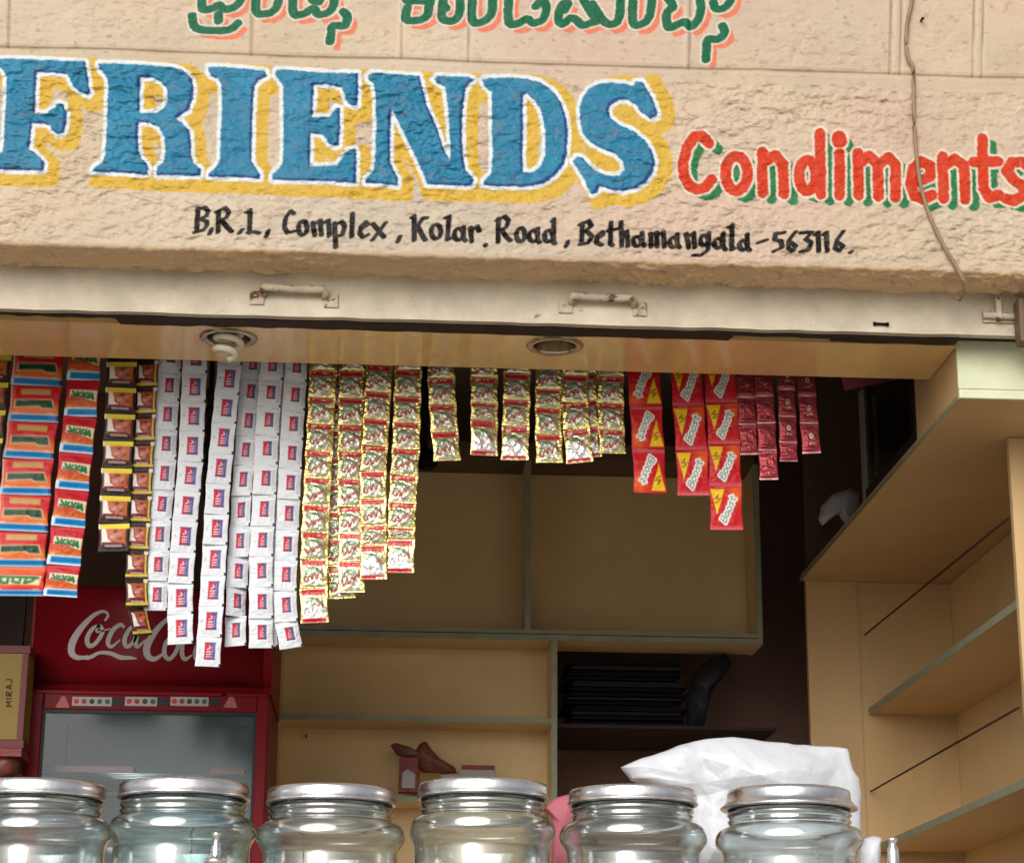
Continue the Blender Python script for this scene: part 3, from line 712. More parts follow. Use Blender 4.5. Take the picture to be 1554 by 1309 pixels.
# ------------------------------------------------------------------ helper: crumpled things with their own outline, depth and folds
def crumple(name, outline, Y, depth, m, label, cat, seed=0, amp=0.006, fscale=0.05, nr=14, na=72, parent=None, flat=0.6):
    P = np.array([at(x, y, Y) for x, y in outline])
    c = P.mean(0)
    cum = np.concatenate([[0], np.cumsum(np.linalg.norm(np.diff(np.vstack([P, P[:1]]), axis=0), axis=1))])
    Q = np.vstack([P, P[:1]])
    s = np.linspace(0, cum[-1], na, endpoint=False)
    R = np.stack([np.interp(s, cum, Q[:, k]) for k in range(3)], 1)
    v, f = [], []
    for side in (-1, 1):
        for i in range(nr+1):
            q = i/nr
            for k in range(na):
                p = c+(R[k]-c)*q
                yy = side*depth*(1-q**2.2)**flat
                v.append((p[0], Y+yy, p[2]))
    V = np.array(v)
    u1, u2 = V[:, 0]/fscale, V[:, 2]/fscale
    w = fbm(u1*.5, u2*.5, seed+3, 2)
    rid = 0
    cr_ = np.random.RandomState(seed+50)
    for k in range(9):
        a_ = cr_.rand()*math.pi; f_ = .35+cr_.rand()*.9; p_ = cr_.rand()*4
        t_ = (u1*math.cos(a_)+u2*math.sin(a_))*f_+p_+.55*fbm(u1*.45+k*3, u2*.45, seed+k*7, 2)
        rid = rid+(np.abs((t_ % 2)-1)*2-1)/(1+f_*1.3)
    rid = rid/2.2
    qq = np.tile(np.repeat(np.linspace(0, 1, nr+1), na), 2)
    V[:, 1] -= amp*rid*np.sign(np.repeat([1, -1], (nr+1)*na))*(1-qq**6)
    V[:, 0] += amp*.22*fbm(u1, u2, seed+9, 3); V[:, 2] += amp*.22*fbm(u1+9, u2, seed+13, 3)
    n1 = (nr+1)*na
    for sd in (0, 1):
        for i in range(nr):
            for k in range(na):
                a, b, cc, d = sd*n1+i*na+k, sd*n1+i*na+(k+1) % na, sd*n1+(i+1)*na+(k+1) % na, sd*n1+(i+1)*na+k
                f.append((a, b, cc, d) if sd else (d, cc, b, a))
    o = meshobj(name, V, f, m, parent, True)
    bm = bmesh.new(); bm.from_mesh(o.data); bmesh.ops.remove_doubles(bm, verts=bm.verts[:], dist=1e-5); bmesh.ops.recalc_face_normals(bm, faces=bm.faces[:]); bm.to_mesh(o.data); bm.free()
    if label: tag(o, label, cat)
    return o
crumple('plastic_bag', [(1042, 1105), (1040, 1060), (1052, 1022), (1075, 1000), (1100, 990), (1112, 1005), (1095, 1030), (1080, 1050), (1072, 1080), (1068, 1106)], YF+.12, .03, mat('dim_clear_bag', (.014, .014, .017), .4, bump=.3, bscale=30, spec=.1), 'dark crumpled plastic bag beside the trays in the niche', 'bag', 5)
# things on the lower shelf
zt = z_bot+.009
def shelf_box(x0, x1, y0, y1, Y, dep, m, label, extra=None):
    a = at(x0, y0, Y); b = at(x1, y1, Y)
    root = MB().box((a[0], Y, b[2]), (b[0], Y+dep, a[2]), .001).build('carton', m)
    tag(root, label, 'carton')
    if extra:
        for (q0, q1, r0, r1, mm) in extra:
            p = at(q0, r0, Y); q = at(q1, r1, Y)
            MB().box((p[0], Y-.0012, q[2]), (q[0], Y-.0002, p[2])).build('printed_panel', mm, root)
ysb = YF+.03
shelf_box(606, 634, 1148, 1202, ysb, .03, M['darkred'], 'small upright red and white packet on the lower back shelf')
crumple('packet_print', [(609, 1195), (610, 1172), (618, 1166), (631, 1174), (630, 1196)], ysb-.003, .002, M['logo_white'], None, None, 4, parent=bpy.data.objects['carton'])
shelf_box(636, 668, 1172, 1204, ysb+.01, .03, M['yellowbox'], 'small yellow carton beside the red packet on the lower back shelf')
shelf_box(668, 700, 1174, 1204, ysb+.02, .03, M['greycard'], 'small plain grey carton low on the back shelf')
shelf_box(698, 752, 1166, 1204, ysb+.03, .05, M['greycard'], 'wide grey carton with a red top on the lower back shelf', [(700, 751, 1160, 1168, M['darkred'])])
crumple('wrapper', [(592, 1130), (600, 1126), (622, 1133), (630, 1140), (636, 1128), (646, 1123), (654, 1135), (668, 1150), (690, 1163), (694, 1172), (660, 1176), (636, 1168), (626, 1150), (602, 1146)], ysb+.05, .02, M['brownwrap'], 'torn brown and red wrapper standing behind the cartons on the back shelf', 'wrapper', 8, amp=.004, fscale=.03)
h = at(465, 1117, YF+.168); tag(MB().tube([h, h+np.array([0, -.02, .002]), h+np.array([0, -.022, -.006])], .002, 6).build('hook', M['wire']), 'tiny dark hook screwed into the back board beside the cooler', 'hook')

# ------------------------------------------------------------------ right side cabinet and shelf unit
XC = float(at(1455, 605, 4.2)[0]); ZU = float(at(1455, 605, 4.2)[2])
YE = 5.95
XS = float(atz(1530, 663, ZU)[0]); YN = float(atz(1530, 663, ZU)[1])
XW = 1.64
def cabinet():
    root = empty('overhead_cabinet', (XC+.2, 5.0, ZU), 'tan overhead cabinet along the right wall with pale green end and dark glass side', 'cabinet')
    zt = z_s-.001
    MB().box((XC+.002, 4.2035, ZU), (XW, YE, ZU+.018)).build('bottom_board', M['tan'], root)
    # front end, pale green, with a bead near its lower edge
    m = MB().box((XC, 4.196, ZU+.022), (XW+.03, 4.202, zt+.09), .001)
    m.box((XC-.001, 4.190, ZU-.001), (XW+.03, 4.2022, ZU+.0195), .002)
    m.build('front_panel', M['palegreen'], root)
    ys = 4.556
    MB().box((XC, 4.2025, ZU-.0005), (XC+.016, ys, zt+.2)).build('side_panel', M['tan'], root)
    # glass doors in a dark frame
    ym = float(atx(1312, 768, XC)[1])
    f = MB()
    f.box((XC+.004, ys+.001, ZU+.001), (XC+.02, ym, ZU+.045)); f.box((XC+.004, ys+.001, ZU+.045), (XC+.02, ys+.05, zt+.2)); 
    f.build('door_frame', M['darkframe'], root)
    MB().box((XC+.003, ym-.004, ZU+.001), (XC+.026, ym+.03, zt+.2)).build('mullion', M['edge'], root)
    MB().box((XC+.010, ys+.05, ZU+.045), (XC+.014, ym-.004, zt+.2)).build('glass_door', M['darkpane'], root)
    MB().box((XC+.03, ys+.001, ZU+.0185), (XC+.034, ym, zt+.2)).build('inner_panel', M['black'], root)
    for px_ in (1322, 1379):
        p_ = atx(px_, 640, XC); MB().box((XC+.006, p_[1]-.003, ZU+.046), (XC+.0095, p_[1]+.003, zt+.15)).build('reflection_strip', M['chrome'], root)  # chrome strips added to stand for reflection lines on the glass
    # thin edging along the lower front edge
    MB().box((XC-.0015, 4.2025, ZU-.002), (XC-.0002, YE, ZU+.009)).build('edge_band', M['edge'], root)
    MB().box((XC+.02, YE+.001, ZU-.0), (XW, YE+.015, 3.69)).build('end_panel', M['brownwood'], root)
    MB().box((XW+.001, 4.21, ZU), (XW+.015, YE, 3.69)).build('rear_panel', M['brownwood'], root)
cabinet()
def side_unit():
    root = empty('side_shelf_unit', (XS+.1, 5.2, 0.46), 'open tan shelf unit along the right wall under the overhead cabinet', 'shelving')
    MB().box((XS, YN, 0.46), (XW+.06, YN+.018, ZU-.002)).build('near_panel', M['tan'], root)
    xf0 = float(at(1226, 1000, YE)[0]); xf1 = float(at(1304, 1000, YE)[0])
    MB().box((xf0, YE-.006, 0.46), (xf1, YE+.018, ZU-.001)).build('pillar', M['tan'], root)
    MB().box((xf1+.0005, YE, 0.46), (XW, YE+.018, ZU-.001)).build('far_panel', M['tan'], root)
    MB().box((XW+.0005, YN+.019, 0.46), (XW+.014, YE, ZU-.001)).build('rear_panel', M['tan_back'], root)
    zA = float(atx(1312, 1088, XS)[2]); zB = float(atx(1355, 1280, XS)[2])
    dz = zA-zB
    for z in (zA, zB, zB-dz, zB-2*dz):
        MB().box((XS+.004, YN+.019, z), (XW, YE-.001, z+.017)).build('shelf', M['tan'], root)
        MB().box((XS, YN+.0185, z-.001), (XS+.0035, YE-.0005, z+.018)).build('shelf_edge', M['edge'], root)
    return zA, zB
zA, zB = side_unit()
for (a, b, lab) in (((1302, 972), (1530, 786), 'upper thin dark retaining rod across the right shelf unit'), ((1320, 1201), (1546, 1073), 'lower thin dark retaining rod across the right shelf unit')):
    p = atx(a[0], a[1], XS-.004); q = atx(b[0], b[1], XS-.004)
    p[1] = min(p[1], YE-.008)
    tag(MB().tube([p, q], .0028, 8).build('retaining_rod', M['wire']), lab, 'rod')
# bag and paper up in the cabinet
crumple('plastic_bag', [(1242, 788), (1246, 768), (1262, 750), (1290, 740), (1306, 748), (1308, 770), (1298, 792), (1286, 794), (1276, 778), (1258, 786), (1248, 798)], 5.42, .03, M['greybag'], 'small grey white plastic bag lying on the overhead cabinet floor', 'bag', 2, amp=.006, fscale=.04)
pp = MB()
c4 = [at(1277, 571, 4.62), at(1282, 592, 4.62), at(1356, 577, 4.75), at(1395, 566, 4.85), at(1395, 552, 4.85), at(1275, 552, 4.62)]
pp.add([*c4, *[c+np.array([0, .002, 0]) for c in c4]], [tuple(range(6)), tuple(range(11, 5, -1))]+[(i, (i+1) % 6, 6+(i+1) % 6, 6+i) for i in range(6)])
tag(pp.build('paper_flag', M['pinkpaper']), 'pink paper hanging behind the tan board near the dark glass cabinet', 'paper')

# dark rod with a round knob behind the sachets
kb = at(648, 697, 5.2)
m = MB().tube([kb+np.array([-.012, 0, 0.02]), kb+np.array([-.012, 0, .45])], .014, 12)
m.lathe((kb[0], kb[1], kb[2]), [(.001, -.032)]+[(.03*math.sin(t), -.03*math.cos(t)) for t in np.linspace(.15, 3.0, 14)]+[(.001, .032)], 24)
tag(m.build('pendant_holder', M['black']), 'dark hanging rod with a round knob behind the gold sachet strips', 'pendant')
kb = at(318, 640, 4.95)
m = MB().tube([kb+np.array([0, 0, -.2]), kb+np.array([0, 0, .4])], .006, 8)
for i in range(5): m.lathe((kb[0], kb[1], kb[2]+.07-i*.045), [(.001, -.016)]+[(.015*math.sin(t), -.016*math.cos(t)) for t in np.linspace(.2, 2.9, 9)]+[(.001, .016)], 16)
tag(m.build('knotted_rope', M['darkframe']), 'dark knotted cord hanging behind the white sachet strips', 'cord')

# ------------------------------------------------------------------ red drinks cooler
YC = 5.40
def cooler():
    xa, xb = X(43, 1030, YC), X(411, 1030, YC)
    zt = Z(230, 887, YC); zd = Z(230, 1048, YC); zbase = .47
    root = empty('drinks_cooler', ((xa+xb)/2, YC, zbase), 'tall red glass door drinks cooler with white script lettering on its header', 'cooler')
    bd = MB(); yk = YC+.47
    bd.box((xa+.004, YC+.03, zbase), (xa+.018, yk, zd-.004)); bd.box((xb-.018, YC+.03, zbase), (xb-.004, yk, zd-.004))
    bd.box((xa+.004, yk+.0005, zbase), (xb-.004, yk+.08, zd-.004)); bd.box((xa+.0185, YC+.03, zbase), (xb-.0185, yk, zbase+.09))
    bd.build('body', M['red'], root)
    # header: flat face that rolls back at its lower edge
    prof = [(YC+.5, zt), (YC+.03, zt), (YC+.012, zt-.006), (YC+.002, zt-.02), (YC, zt-.05)]
    zf = Z(230, 994, YC); prof.append((YC, zf))
    for a in np.linspace(.15, 1.3, 8): prof.append((YC+.06-.06*math.cos(a), zf-.075*math.sin(a)))
    prof += [(YC+.05, zd+.004), (YC+.5, zd+.004)]
    n = len(prof); v, f = [], []
    for x in (xa+.008, xb-.022):
        v += [(x, y, z) for y, z in prof]
    for i in range(n): f.append((i, (i+1) % n, n+(i+1) % n, n+i))
    f += [tuple(range(n)), tuple(range(2*n-1, n-1, -1))]
    o = MB().add(v, f, False).build('header', M['red'], root)
    o.data.polygons.foreach_set('use_smooth', [i in range(1, n-3) for i in range(len(f))])
    # side cheeks
    for x0, x1 in ((xa, xa+.007), (xb-.021, xb)):
        m = MB(); pf = [(y-.002 if y < YC+.4 else y, z) for y, z in prof]
        v = [(x0, y, z) for y, z in pf]+[(x1, y, z) for y, z in pf]
        m.add(v, f).build('cheek', M['redlight'], root)
    # script lettering on the header, cut as thick letters
    def ribbon(pts, w, y=YC-.0012, nn=8):
        C_ = np.array(curve_pts(pts, nn)); n_ = len(C_)
        W_ = np.interp(np.linspace(0, 1, n_), np.linspace(0, 1, len(w)), w)
        T_ = np.gradient(C_, axis=0); T_ /= np.linalg.norm(T_, axis=1)[:, None]+1e-9
        N_ = np.stack([-T_[:, 1], T_[:, 0]], 1)
        L_ = [at(*p, y) for p in C_+N_*W_[:, None]/2]; R_ = [at(*p, y) for p in C_-N_*W_[:, None]/2]
        v = []; f_ = []
        for p, q in zip(L_, R_): v += [p, q, q+np.array([0, .0011, 0]), p+np.array([0, .0011, 0])]
        for i in range(n_-1):
            for k in range(4): f_.append((i*4+k, i*4+(k+1) % 4, i*4+4+(k+1) % 4, i*4+4+k))
        f_ += [(0, 1, 2, 3), (n_*4-1, n_*4-2, n_*4-3, n_*4-4)]
        return v, f_
    s3 = lambda p: [(x/2.9885, 873+y/2.9885) for x, y in p]
    words = [
        [([(475, 205), (490, 180), (470, 162), (425, 180), (370, 235), (330, 300), (325, 350), (355, 372), (400, 365)], [3, 4, 4, 6, 9, 11, 10, 7, 3]),
         ([(455, 225), (420, 240), (395, 285), (405, 318), (435, 305), (465, 255), (450, 225), (440, 255), (500, 240)], [5, 6, 7, 7, 6, 6, 5, 3, 2]),
         ([(565, 235), (545, 222), (510, 250), (490, 300), (505, 322), (545, 290)], [4, 6, 7, 7, 5, 2]),
         ([(625, 232), (590, 240), (565, 290), (575, 322), (605, 300), (630, 240), (615, 300), (625, 322), (660, 290)], [5, 6, 7, 6, 5, 6, 7, 5, 2]),
         ([(340, 365), (400, 372), (450, 350), (500, 352), (545, 370), (590, 372), (620, 376)], [4, 6, 5, 6, 7, 5, 2])],
        [([(790, 225), (800, 195), (770, 190), (715, 240), (670, 310), (668, 360), (700, 378), (745, 350)], [3, 5, 5, 8, 11, 10, 7, 3]),
         ([(790, 270), (755, 300), (745, 350), (765, 378), (795, 350), (810, 300), (790, 272)], [5, 6, 7, 6, 6, 6, 5]),
         ([(860, 200), (835, 270), (825, 350), (840, 378), (870, 360)], [4, 6, 7, 6, 2]),
         ([(945, 290), (905, 300), (885, 350), (895, 380), (930, 355), (950, 300), (935, 360), (950, 380), (985, 350)], [4, 6, 7, 6, 5, 6, 7, 5, 2])]]
    for ws in words:
        m = MB()
        for j, (pts, w) in enumerate(ws): m.add(*ribbon(s3(pts), w, YC-.0012-.0003*j))
        m.build('script_lettering', M['logo_white'], root)
    # door: frame, badges, gasket, glass, liner, shelves
    x0, x1 = X(62, 1120, YC), X(388, 1120, YC); zg = Z(230, 1078, YC)
    fr = MB()
    fr.box((xa+.002, YC, zbase+.05), (x0, YC+.028, zd-.006), .004); fr.box((x1, YC, zbase+.05), (xb-.002, YC+.028, zd-.006), .004)
    fr.box((x0+.0002, YC+.001, zg), (x1-.0002, YC+.027, zd-.0065), .003); fr.box((x0+.0002, YC+.001, zbase+.05), (x1-.0002, YC+.027, zbase+.14), .003)
    door = fr.build('door_frame', M['red'], root)
    tr = MB(); za, zb_ = Z(230, 1050, YC), Z(230, 1054, YC)
    tr.box((xa+.004, YC-.004, zb_-.001), (X(338, 1052, YC), YC+.001, za+.001), .001); tr.box((X(344, 1052, YC), YC-.004, zb_-.001), (xb-.006, YC+.001, za+.001), .001)
    tr.build('door_trim', M['redlight'], root)
    ga = MB(); gi = .006
    ga.box((x0, YC+.004, zbase+.14), (x0+gi, YC+.02, zg)); ga.box((x1-gi, YC+.004, zbase+.14), (x1, YC+.02, zg)); ga.box((x0+gi, YC+.004, zg-gi*1.4), (x1-gi, YC+.02, zg))
    ga.build('gasket', M['gasket'], root)
    MB().box((x0+gi, YC+.008, zbase+.14), (x1-gi, YC+.012, zg-gi*1.4)).build('glass', M['pane'], root)
    li = MB()
    yb = YC+.45
    li.box((x0, yb, zbase+.1), (x1, yb+.01, zg+.03)); li.box((x0-.012, YC+.0295, zbase+.1), (x0-.002, yb, zg+.03)); li.box((x1+.002, YC+.0295, zbase+.1), (x1+.012, yb, zg+.03)); li.box((x0-.001, YC+.0295, zg+.03), (x1+.001, yb, zg+.038))
    li.build('liner', M['coolwhite'], root)
    for i, py in enumerate((1178, 1290)):
        zz = Z(230, py, YC+.1)
        m = MB()
        for q in range(13): m.tube([(x0+.002, YC+.05+q*.03, zz), (x1-.002, YC+.05+q*.03, zz)], .0025, 6)
        m.build('wire_shelf', M['chrome'], root)
    # badge strips above the glass
    cols = [(.5, .04, .04), (.30, .05, .03), (.03, .05, .04), (.05, .12, .06), (.06, .10, .10)]
    inkm = [mat('badge_ink', c, .5) for c in cols]
    for (bx0, bx1, tx1) in ((110, 169, 188), (190, 238, 258), (259, 316, 335)):
        st = MB(); p0 = at(bx0, 1056.5, YC-.0015); p1 = at(bx1, 1071, YC-.0015)
        st.box((p0[0], YC-.0015, p1[2]), (p1[0], YC+.0005, p0[2]))
        b_ = st.build('badge_strip', M['greycard'], root)
        nb = 5 if bx1-bx0 > 50 else 4
        for q in range(nb):
            c = at(bx0+(bx1-bx0)*(q+.5)/nb, 1063.5+.8*q/5, YC-.0018)
            mm = MB(); nn = 14
            mm.add([c+np.array([.0068*math.cos(2*math.pi*k/nn), dy, .0068*math.sin(2*math.pi*k/nn)]) for dy in (0, -.0006) for k in range(nn)], [tuple(range(nn, 2*nn))]+[(k, (k+1) % nn, nn+(k+1) % nn, nn+k) for k in range(nn)])
            mm.build('badge', inkm[q], b_)
        t = MB(); p0 = at(bx1+1, 1059, YC-.0015); p1 = at(tx1-2, 1070, YC-.0015)
        t.box((p0[0], YC-.0012, p1[2]), (p1[0], YC+.0005, p0[2])); 
        t.build('badge_caption', M['gasket'], root)
    for xc in (95, 350):
        m = MB(); p = at(xc, 1066, YC-.001)
        m.add([p+np.array(q) for q in ((-.018, 0, -.012), (.018, 0, -.012), (.012, 0, .004), (.006, 0, .016), (-.004, 0, .017), (-.010, 0, .004))]+[p+np.array([q[0], .0012, q[2]]) for q in ((-.018, 0, -.012), (.018, 0, -.012), (.012, 0, .004), (.006, 0, .016), (-.004, 0, .017), (-.010, 0, .004))], [(5, 4, 3, 2, 1, 0)]+[(i, (i+1) % 6, 6+(i+1) % 6, 6+i) for i in range(6)])
        m.build('door_sticker', mat('sticker', (.40, .12, .12), .5), root)
    # things standing inside
    for (ax, bx_, ay, by, col, lb, yy) in ((80, 203, 1152, 1171, (.42, .16, .17), 'low pale red box seen through the cooler glass on the left', .14), (318, 372, 1155, 1171, (.40, .12, .10), 'low red box seen through the cooler glass on the right', .14), (206, 300, 1160, 1171, (.40, .46, .48), 'flat pale box seen through the middle of the cooler glass', .18)):
        p = at(ax, ay, YC+yy); q = at(bx_, by, YC+yy)
        zz = Z(230, 1178, YC+.1)+.003
        tag(MB().box((p[0], YC+yy, zz), (q[0], YC+yy+.1, zz+p[2]-q[2]), .003).build('box', mat('boxed', col, .4)), lb, 'box')
cooler()
# boxes left of the cooler
def left_boxes():
    Yb = 5.30
    a = at(-26, 990, Yb); b = at(34, 1122, Yb)
    root = empty('carton', ((a[0]+b[0])/2, Yb, b[2]), 'tall yellow and pink carton standing left of the red cooler', 'carton')
    MB().box((a[0], Yb, b[2]), (b[0], Yb+.10, a[2]), .001).build('front', M['yellowbox'], root)
    p = at(-26, 978, Yb); MB().box((p[0], Yb-.001, a[2]+.0005), (b[0]+.004, Yb+.10, p[2]), .001).build('top_flap', M['pinkbox'], root)
    q = at(-26, 1134, Yb); MB().box((a[0], Yb-.001, q[2]), (b[0]+.004, Yb+.10, b[2]-.0005), .001).build('bottom_band', M['pinkbox'], root)
    m = MB(); e = at(30, 1050, Yb-.0012); m.box((e[0], Yb-.0012, b[2]+.002), (b[0], Yb-.0002, a[2]-.002)); m.build('side_print', M['pinkbox'], root)
    # word MIRAJ written upwards
    G_ = {'M': [[(0, 1), (0, 0), (.5, .6), (1, 0), (1, 1)]], 'I': [[(.5, 0), (.5, 1)]], 'R': [[(0, 1), (0, 0), (.8, .1), (.8, .4), (0, .5), (.9, 1)]], 'A': [[(0, 1), (.5, 0), (1, 1)], [(.2, .65), (.8, .65)]], 'J': [[(.8, 0), (.8, .85), (.4, 1), (.05, .8)]]}
    mm = MB(); y0 = 1071
    for ch in 'MIRAJ':
        w = 7 if ch != 'I' else 4
        for st in G_[ch]:
            pts = [at(9+y_*9, y0-x_*w, Yb-.0022) for x_, y_ in st]
            for p_, q_ in zip(pts[:-1], pts[1:]): mm.tube([p_, q_], .0011, 5)
        y0 -= w+2.5
    mm.build('lettering', M['ink'], root)
    zs = q[2]-.004
    tag(MB().box((at(-60, 1136, Yb)[0], Yb-.03, zs-.02), (at(36, 1136, Yb)[0], Yb+.3, zs-.0005)).build('shelf', M['darkred']), 'dark red shelf under the yellow carton left of the cooler', 'shelf')
    tag(MB().box((at(-60, 900, 5.7)[0], 5.7, 2.0), (at(40, 900, 5.7)[0], 5.72, 3.0)).build('panel', M['darkgap']), 'dark panel on the far left behind the cooler', 'panel')
    c = at(6, 1160, Yb); m = MB()
    m.lathe((c[0], c[1]+.02, c[2]), [(.001, -.035)]+[(.036*math.sin(t), -.034*math.cos(t)) for t in np.linspace(.2, 2.95, 12)]+[(.001, .035)], 24)
    tag(m.build('round_tin', M['brownwrap']), 'small round brown tin low at the left edge behind the jars', 'tin')
    tag(MB().box((at(-60, 1182, Yb)[0], Yb-.05, c[2]-.055), (at(36, 1182, Yb)[0], Yb+.3, c[2]-.037)).build('shelf', M['brownwood']), 'dark brown lower shelf left of the cooler', 'shelf')
left_boxes()

# ------------------------------------------------------------------ printed sachets
FONT = {'V': [[(0, 0), (.5, 1), (1, 0)]], 'I': [[(.5, 0), (.5, 1)]], 'M': [[(0, 1), (.05, 0), (.5, .7), (.95, 0), (1, 1)]], 'A': [[(0, 1), (.5, 0), (1, 1)], [(.2, .65), (.8, .65)]], 'L': [[(0, 0), (0, 1), (1, 1)]],
        'B': [[(0, 1), (0, 0), (.75, .05), (.85, .25), (.6, .46), (0, .48)], [(.6, .48), (.95, .7), (.8, .97), (0, 1)]], 'o': [ell(.5, .62, .42, .36, 12)], 's': [[(.9, .35), (.4, .26), (.12, .42), (.8, .7), (.7, .95), (.08, .95)]], 't': [[(.45, .0), (.45, .85), (.9, .97)], [(0, .3), (.9, .3)]]}
def text_strokes(txt, x0, y0, w, h, gap=.18, shear=0.0):
    n = len(txt); cw = w/(n+gap*(n-1)); out = []
    for i, ch in enumerate(txt):
        for st in FONT[ch]: out.append([(x0+i*cw*(1+gap)+a*cw-shear*(b-1)*h, y0+b*h) for a, b in st])
    return out
def rot(strokes, cx, cy, ang):
    c, s = math.cos(ang), math.sin(ang)
    return [[(cx+(x-cx)*c-(y-cy)*s, cy+(x-cx)*s+(y-cy)*c) for x, y in st] for st in strokes]
def rect(x0, y0, x1, y1): return [(x0, y0), (x1, y0), (x1, y1), (x0, y1)]
class Art:
    def __init__(s, X_, Y_, base, metal=0.0):
        s.X, s.Y = X_, Y_; s.C = np.ones(X_.shape+(4,)); s.C[..., :3] = base; s.C[..., 3] = metal
        s.w = 0.55*abs(X_[0, 1]-X_[0, 0])
    def paint(s, d, col, metal=None, op=1.0):
        a = cover(d, s.w)*op; mixc(s.C, a, col)
        if metal is not None: s.C[..., 3] = s.C[..., 3]*(1-a)+metal*a
    def poly(s, p, col, metal=None, op=1.0): s.paint(sdf_poly(p, s.X, s.Y), col, metal, op)
    def lines(s, L, hw, col, metal=None, op=1.0):
        d = np.minimum.reduce([sdf_line(p, s.X, s.Y) for p in L])-hw; s.paint(d, col, metal, op)
# artwork is drawn in a frame as wide as 1 and as tall as h, y downwards
RED, GRN, CRM = (.55, .020, .022), (.006, .045, .018), (.72, .62, .42)
def art_red_wide(X_, Y_, h, v, last=False):
    a = Art(X_, Y_, (.50, .012, .016))
    t = np.clip((Y_/h-.40)/.25, 0, 1); mixc(a.C, t*.9, (.68, .17, .022))
    a.poly(rect(0, 0, .10, h), (.66, .10, .06), op=.7); a.poly(rect(0, 0, .03, h), (.7, .55, .45))
    if not last:
        a.poly(rect(.22, .09*h, .80, .24*h), (.50, .30, .11)); a.lines([[(.22, .17*h), (.8, .16*h)], [(.22, .23*h), (.8, .23*h)]], .008, (.45, .28, .10))
        P = [(.10, .40*h), (.86, .38*h), (.92, .64*h), (.66, .64*h), (.6, .58*h), (.1, .62*h)]
        d = sdf_poly(P, X_, Y_)-.004; a.paint(d, (.60, .50, .30))
        a.poly([(.115, .415*h), (.85, .395*h), (.90, .62*h), (.67, .62*h), (.61, .565*h), (.115, .60*h)], GRN)
        T = rot(text_strokes('VIMAL', .14, .43*h, .70, .12*h), .49, .49*h, math.pi); a.lines(T, .004, (.10, .20, .09), op=.5)
        a.lines([[(.12, .70*h), (.85, .70*h)]], .02, (.55, .13, .03), op=.4)
    else:
        t = np.clip(1-(Y_/h)/.4, 0, 1); mixc(a.C, t*.9, (.70, .16, .04)); mixc(a.C, np.clip((Y_/h-.5)*4, 0, 1), (.58, .02, .025))
        a.poly([(.06, .28*h), (.95, .32*h), (.90, .62*h), (.1, .60*h)], CRM)
        a.lines([[(.10, .34*h), (.88, .38*h)], [(.16, .36*h), (.14, .54*h), (.28, .56*h), (.30, .38*h)], [(.40, .38*h), (.38, .52*h), (.52, .56*h), (.54, .38*h)], [(.66, .38*h), (.62, .56*h), (.76, .50*h), (.82, .40*h)]], .033, (.015, .16, .03))
    a.poly(rect(.06, .74*h, .18, .83*h), (.70, .42, .22), op=.6); a.poly(rect(.78, .74*h, .90, .83*h), (.70, .42, .22), op=.6)
    a.poly(rect(-1, .79*h, 2, 2*h), (.45, .58, .72)); a.poly(rect(.05, .81*h, 2, .965*h), (.003, .17, .42)); a.poly(rect(.94, .81*h, 2, .965*h), (.01, .02, .12))
    return a.C
def art_red_narrow(X_, Y_, h, v):
    a = Art(X_, Y_, (.46, .012, .022))
    t = np.clip((Y_/h-.42)/.35, 0, 1); mixc(a.C, t*.9, (.60, .17, .025))
    P = [(.14, .28*h), (.98, .30*h), (.96, .58*h), (.72, .54*h), (.6, .48*h), (.12, .46*h)]
    a.paint(sdf_poly(P, X_, Y_)-.01, CRM)
    L = [[(.18, .44*h), (.86, .48*h)], [(.22, .32*h), (.30, .44*h)], [(.36, .34*h), (.34, .44*h), (.46, .36*h)], [(.54, .35*h), (.56, .46*h), (.66, .36*h)], [(.74, .36*h), (.72, .50*h), (.84, .38*h), (.88, .52*h)]]
    a.lines(L, .040, (.020, .15, .045))
    a.lines([[(.28, .18*h), (.74, .19*h)], [(.40, .67*h), (.66, .68*h)]], .014, (.30, .015, .01), op=.8)
    a.poly(rect(.06, .70*h, .2, .80*h), (.70, .50, .25), op=.5)
    a.poly(rect(-1, .76*h, 2, 2*h), (.56, .68, .80)); a.poly(rect(.10, .79*h, 2, .955*h), (.003, .18, .44))
    return a.C
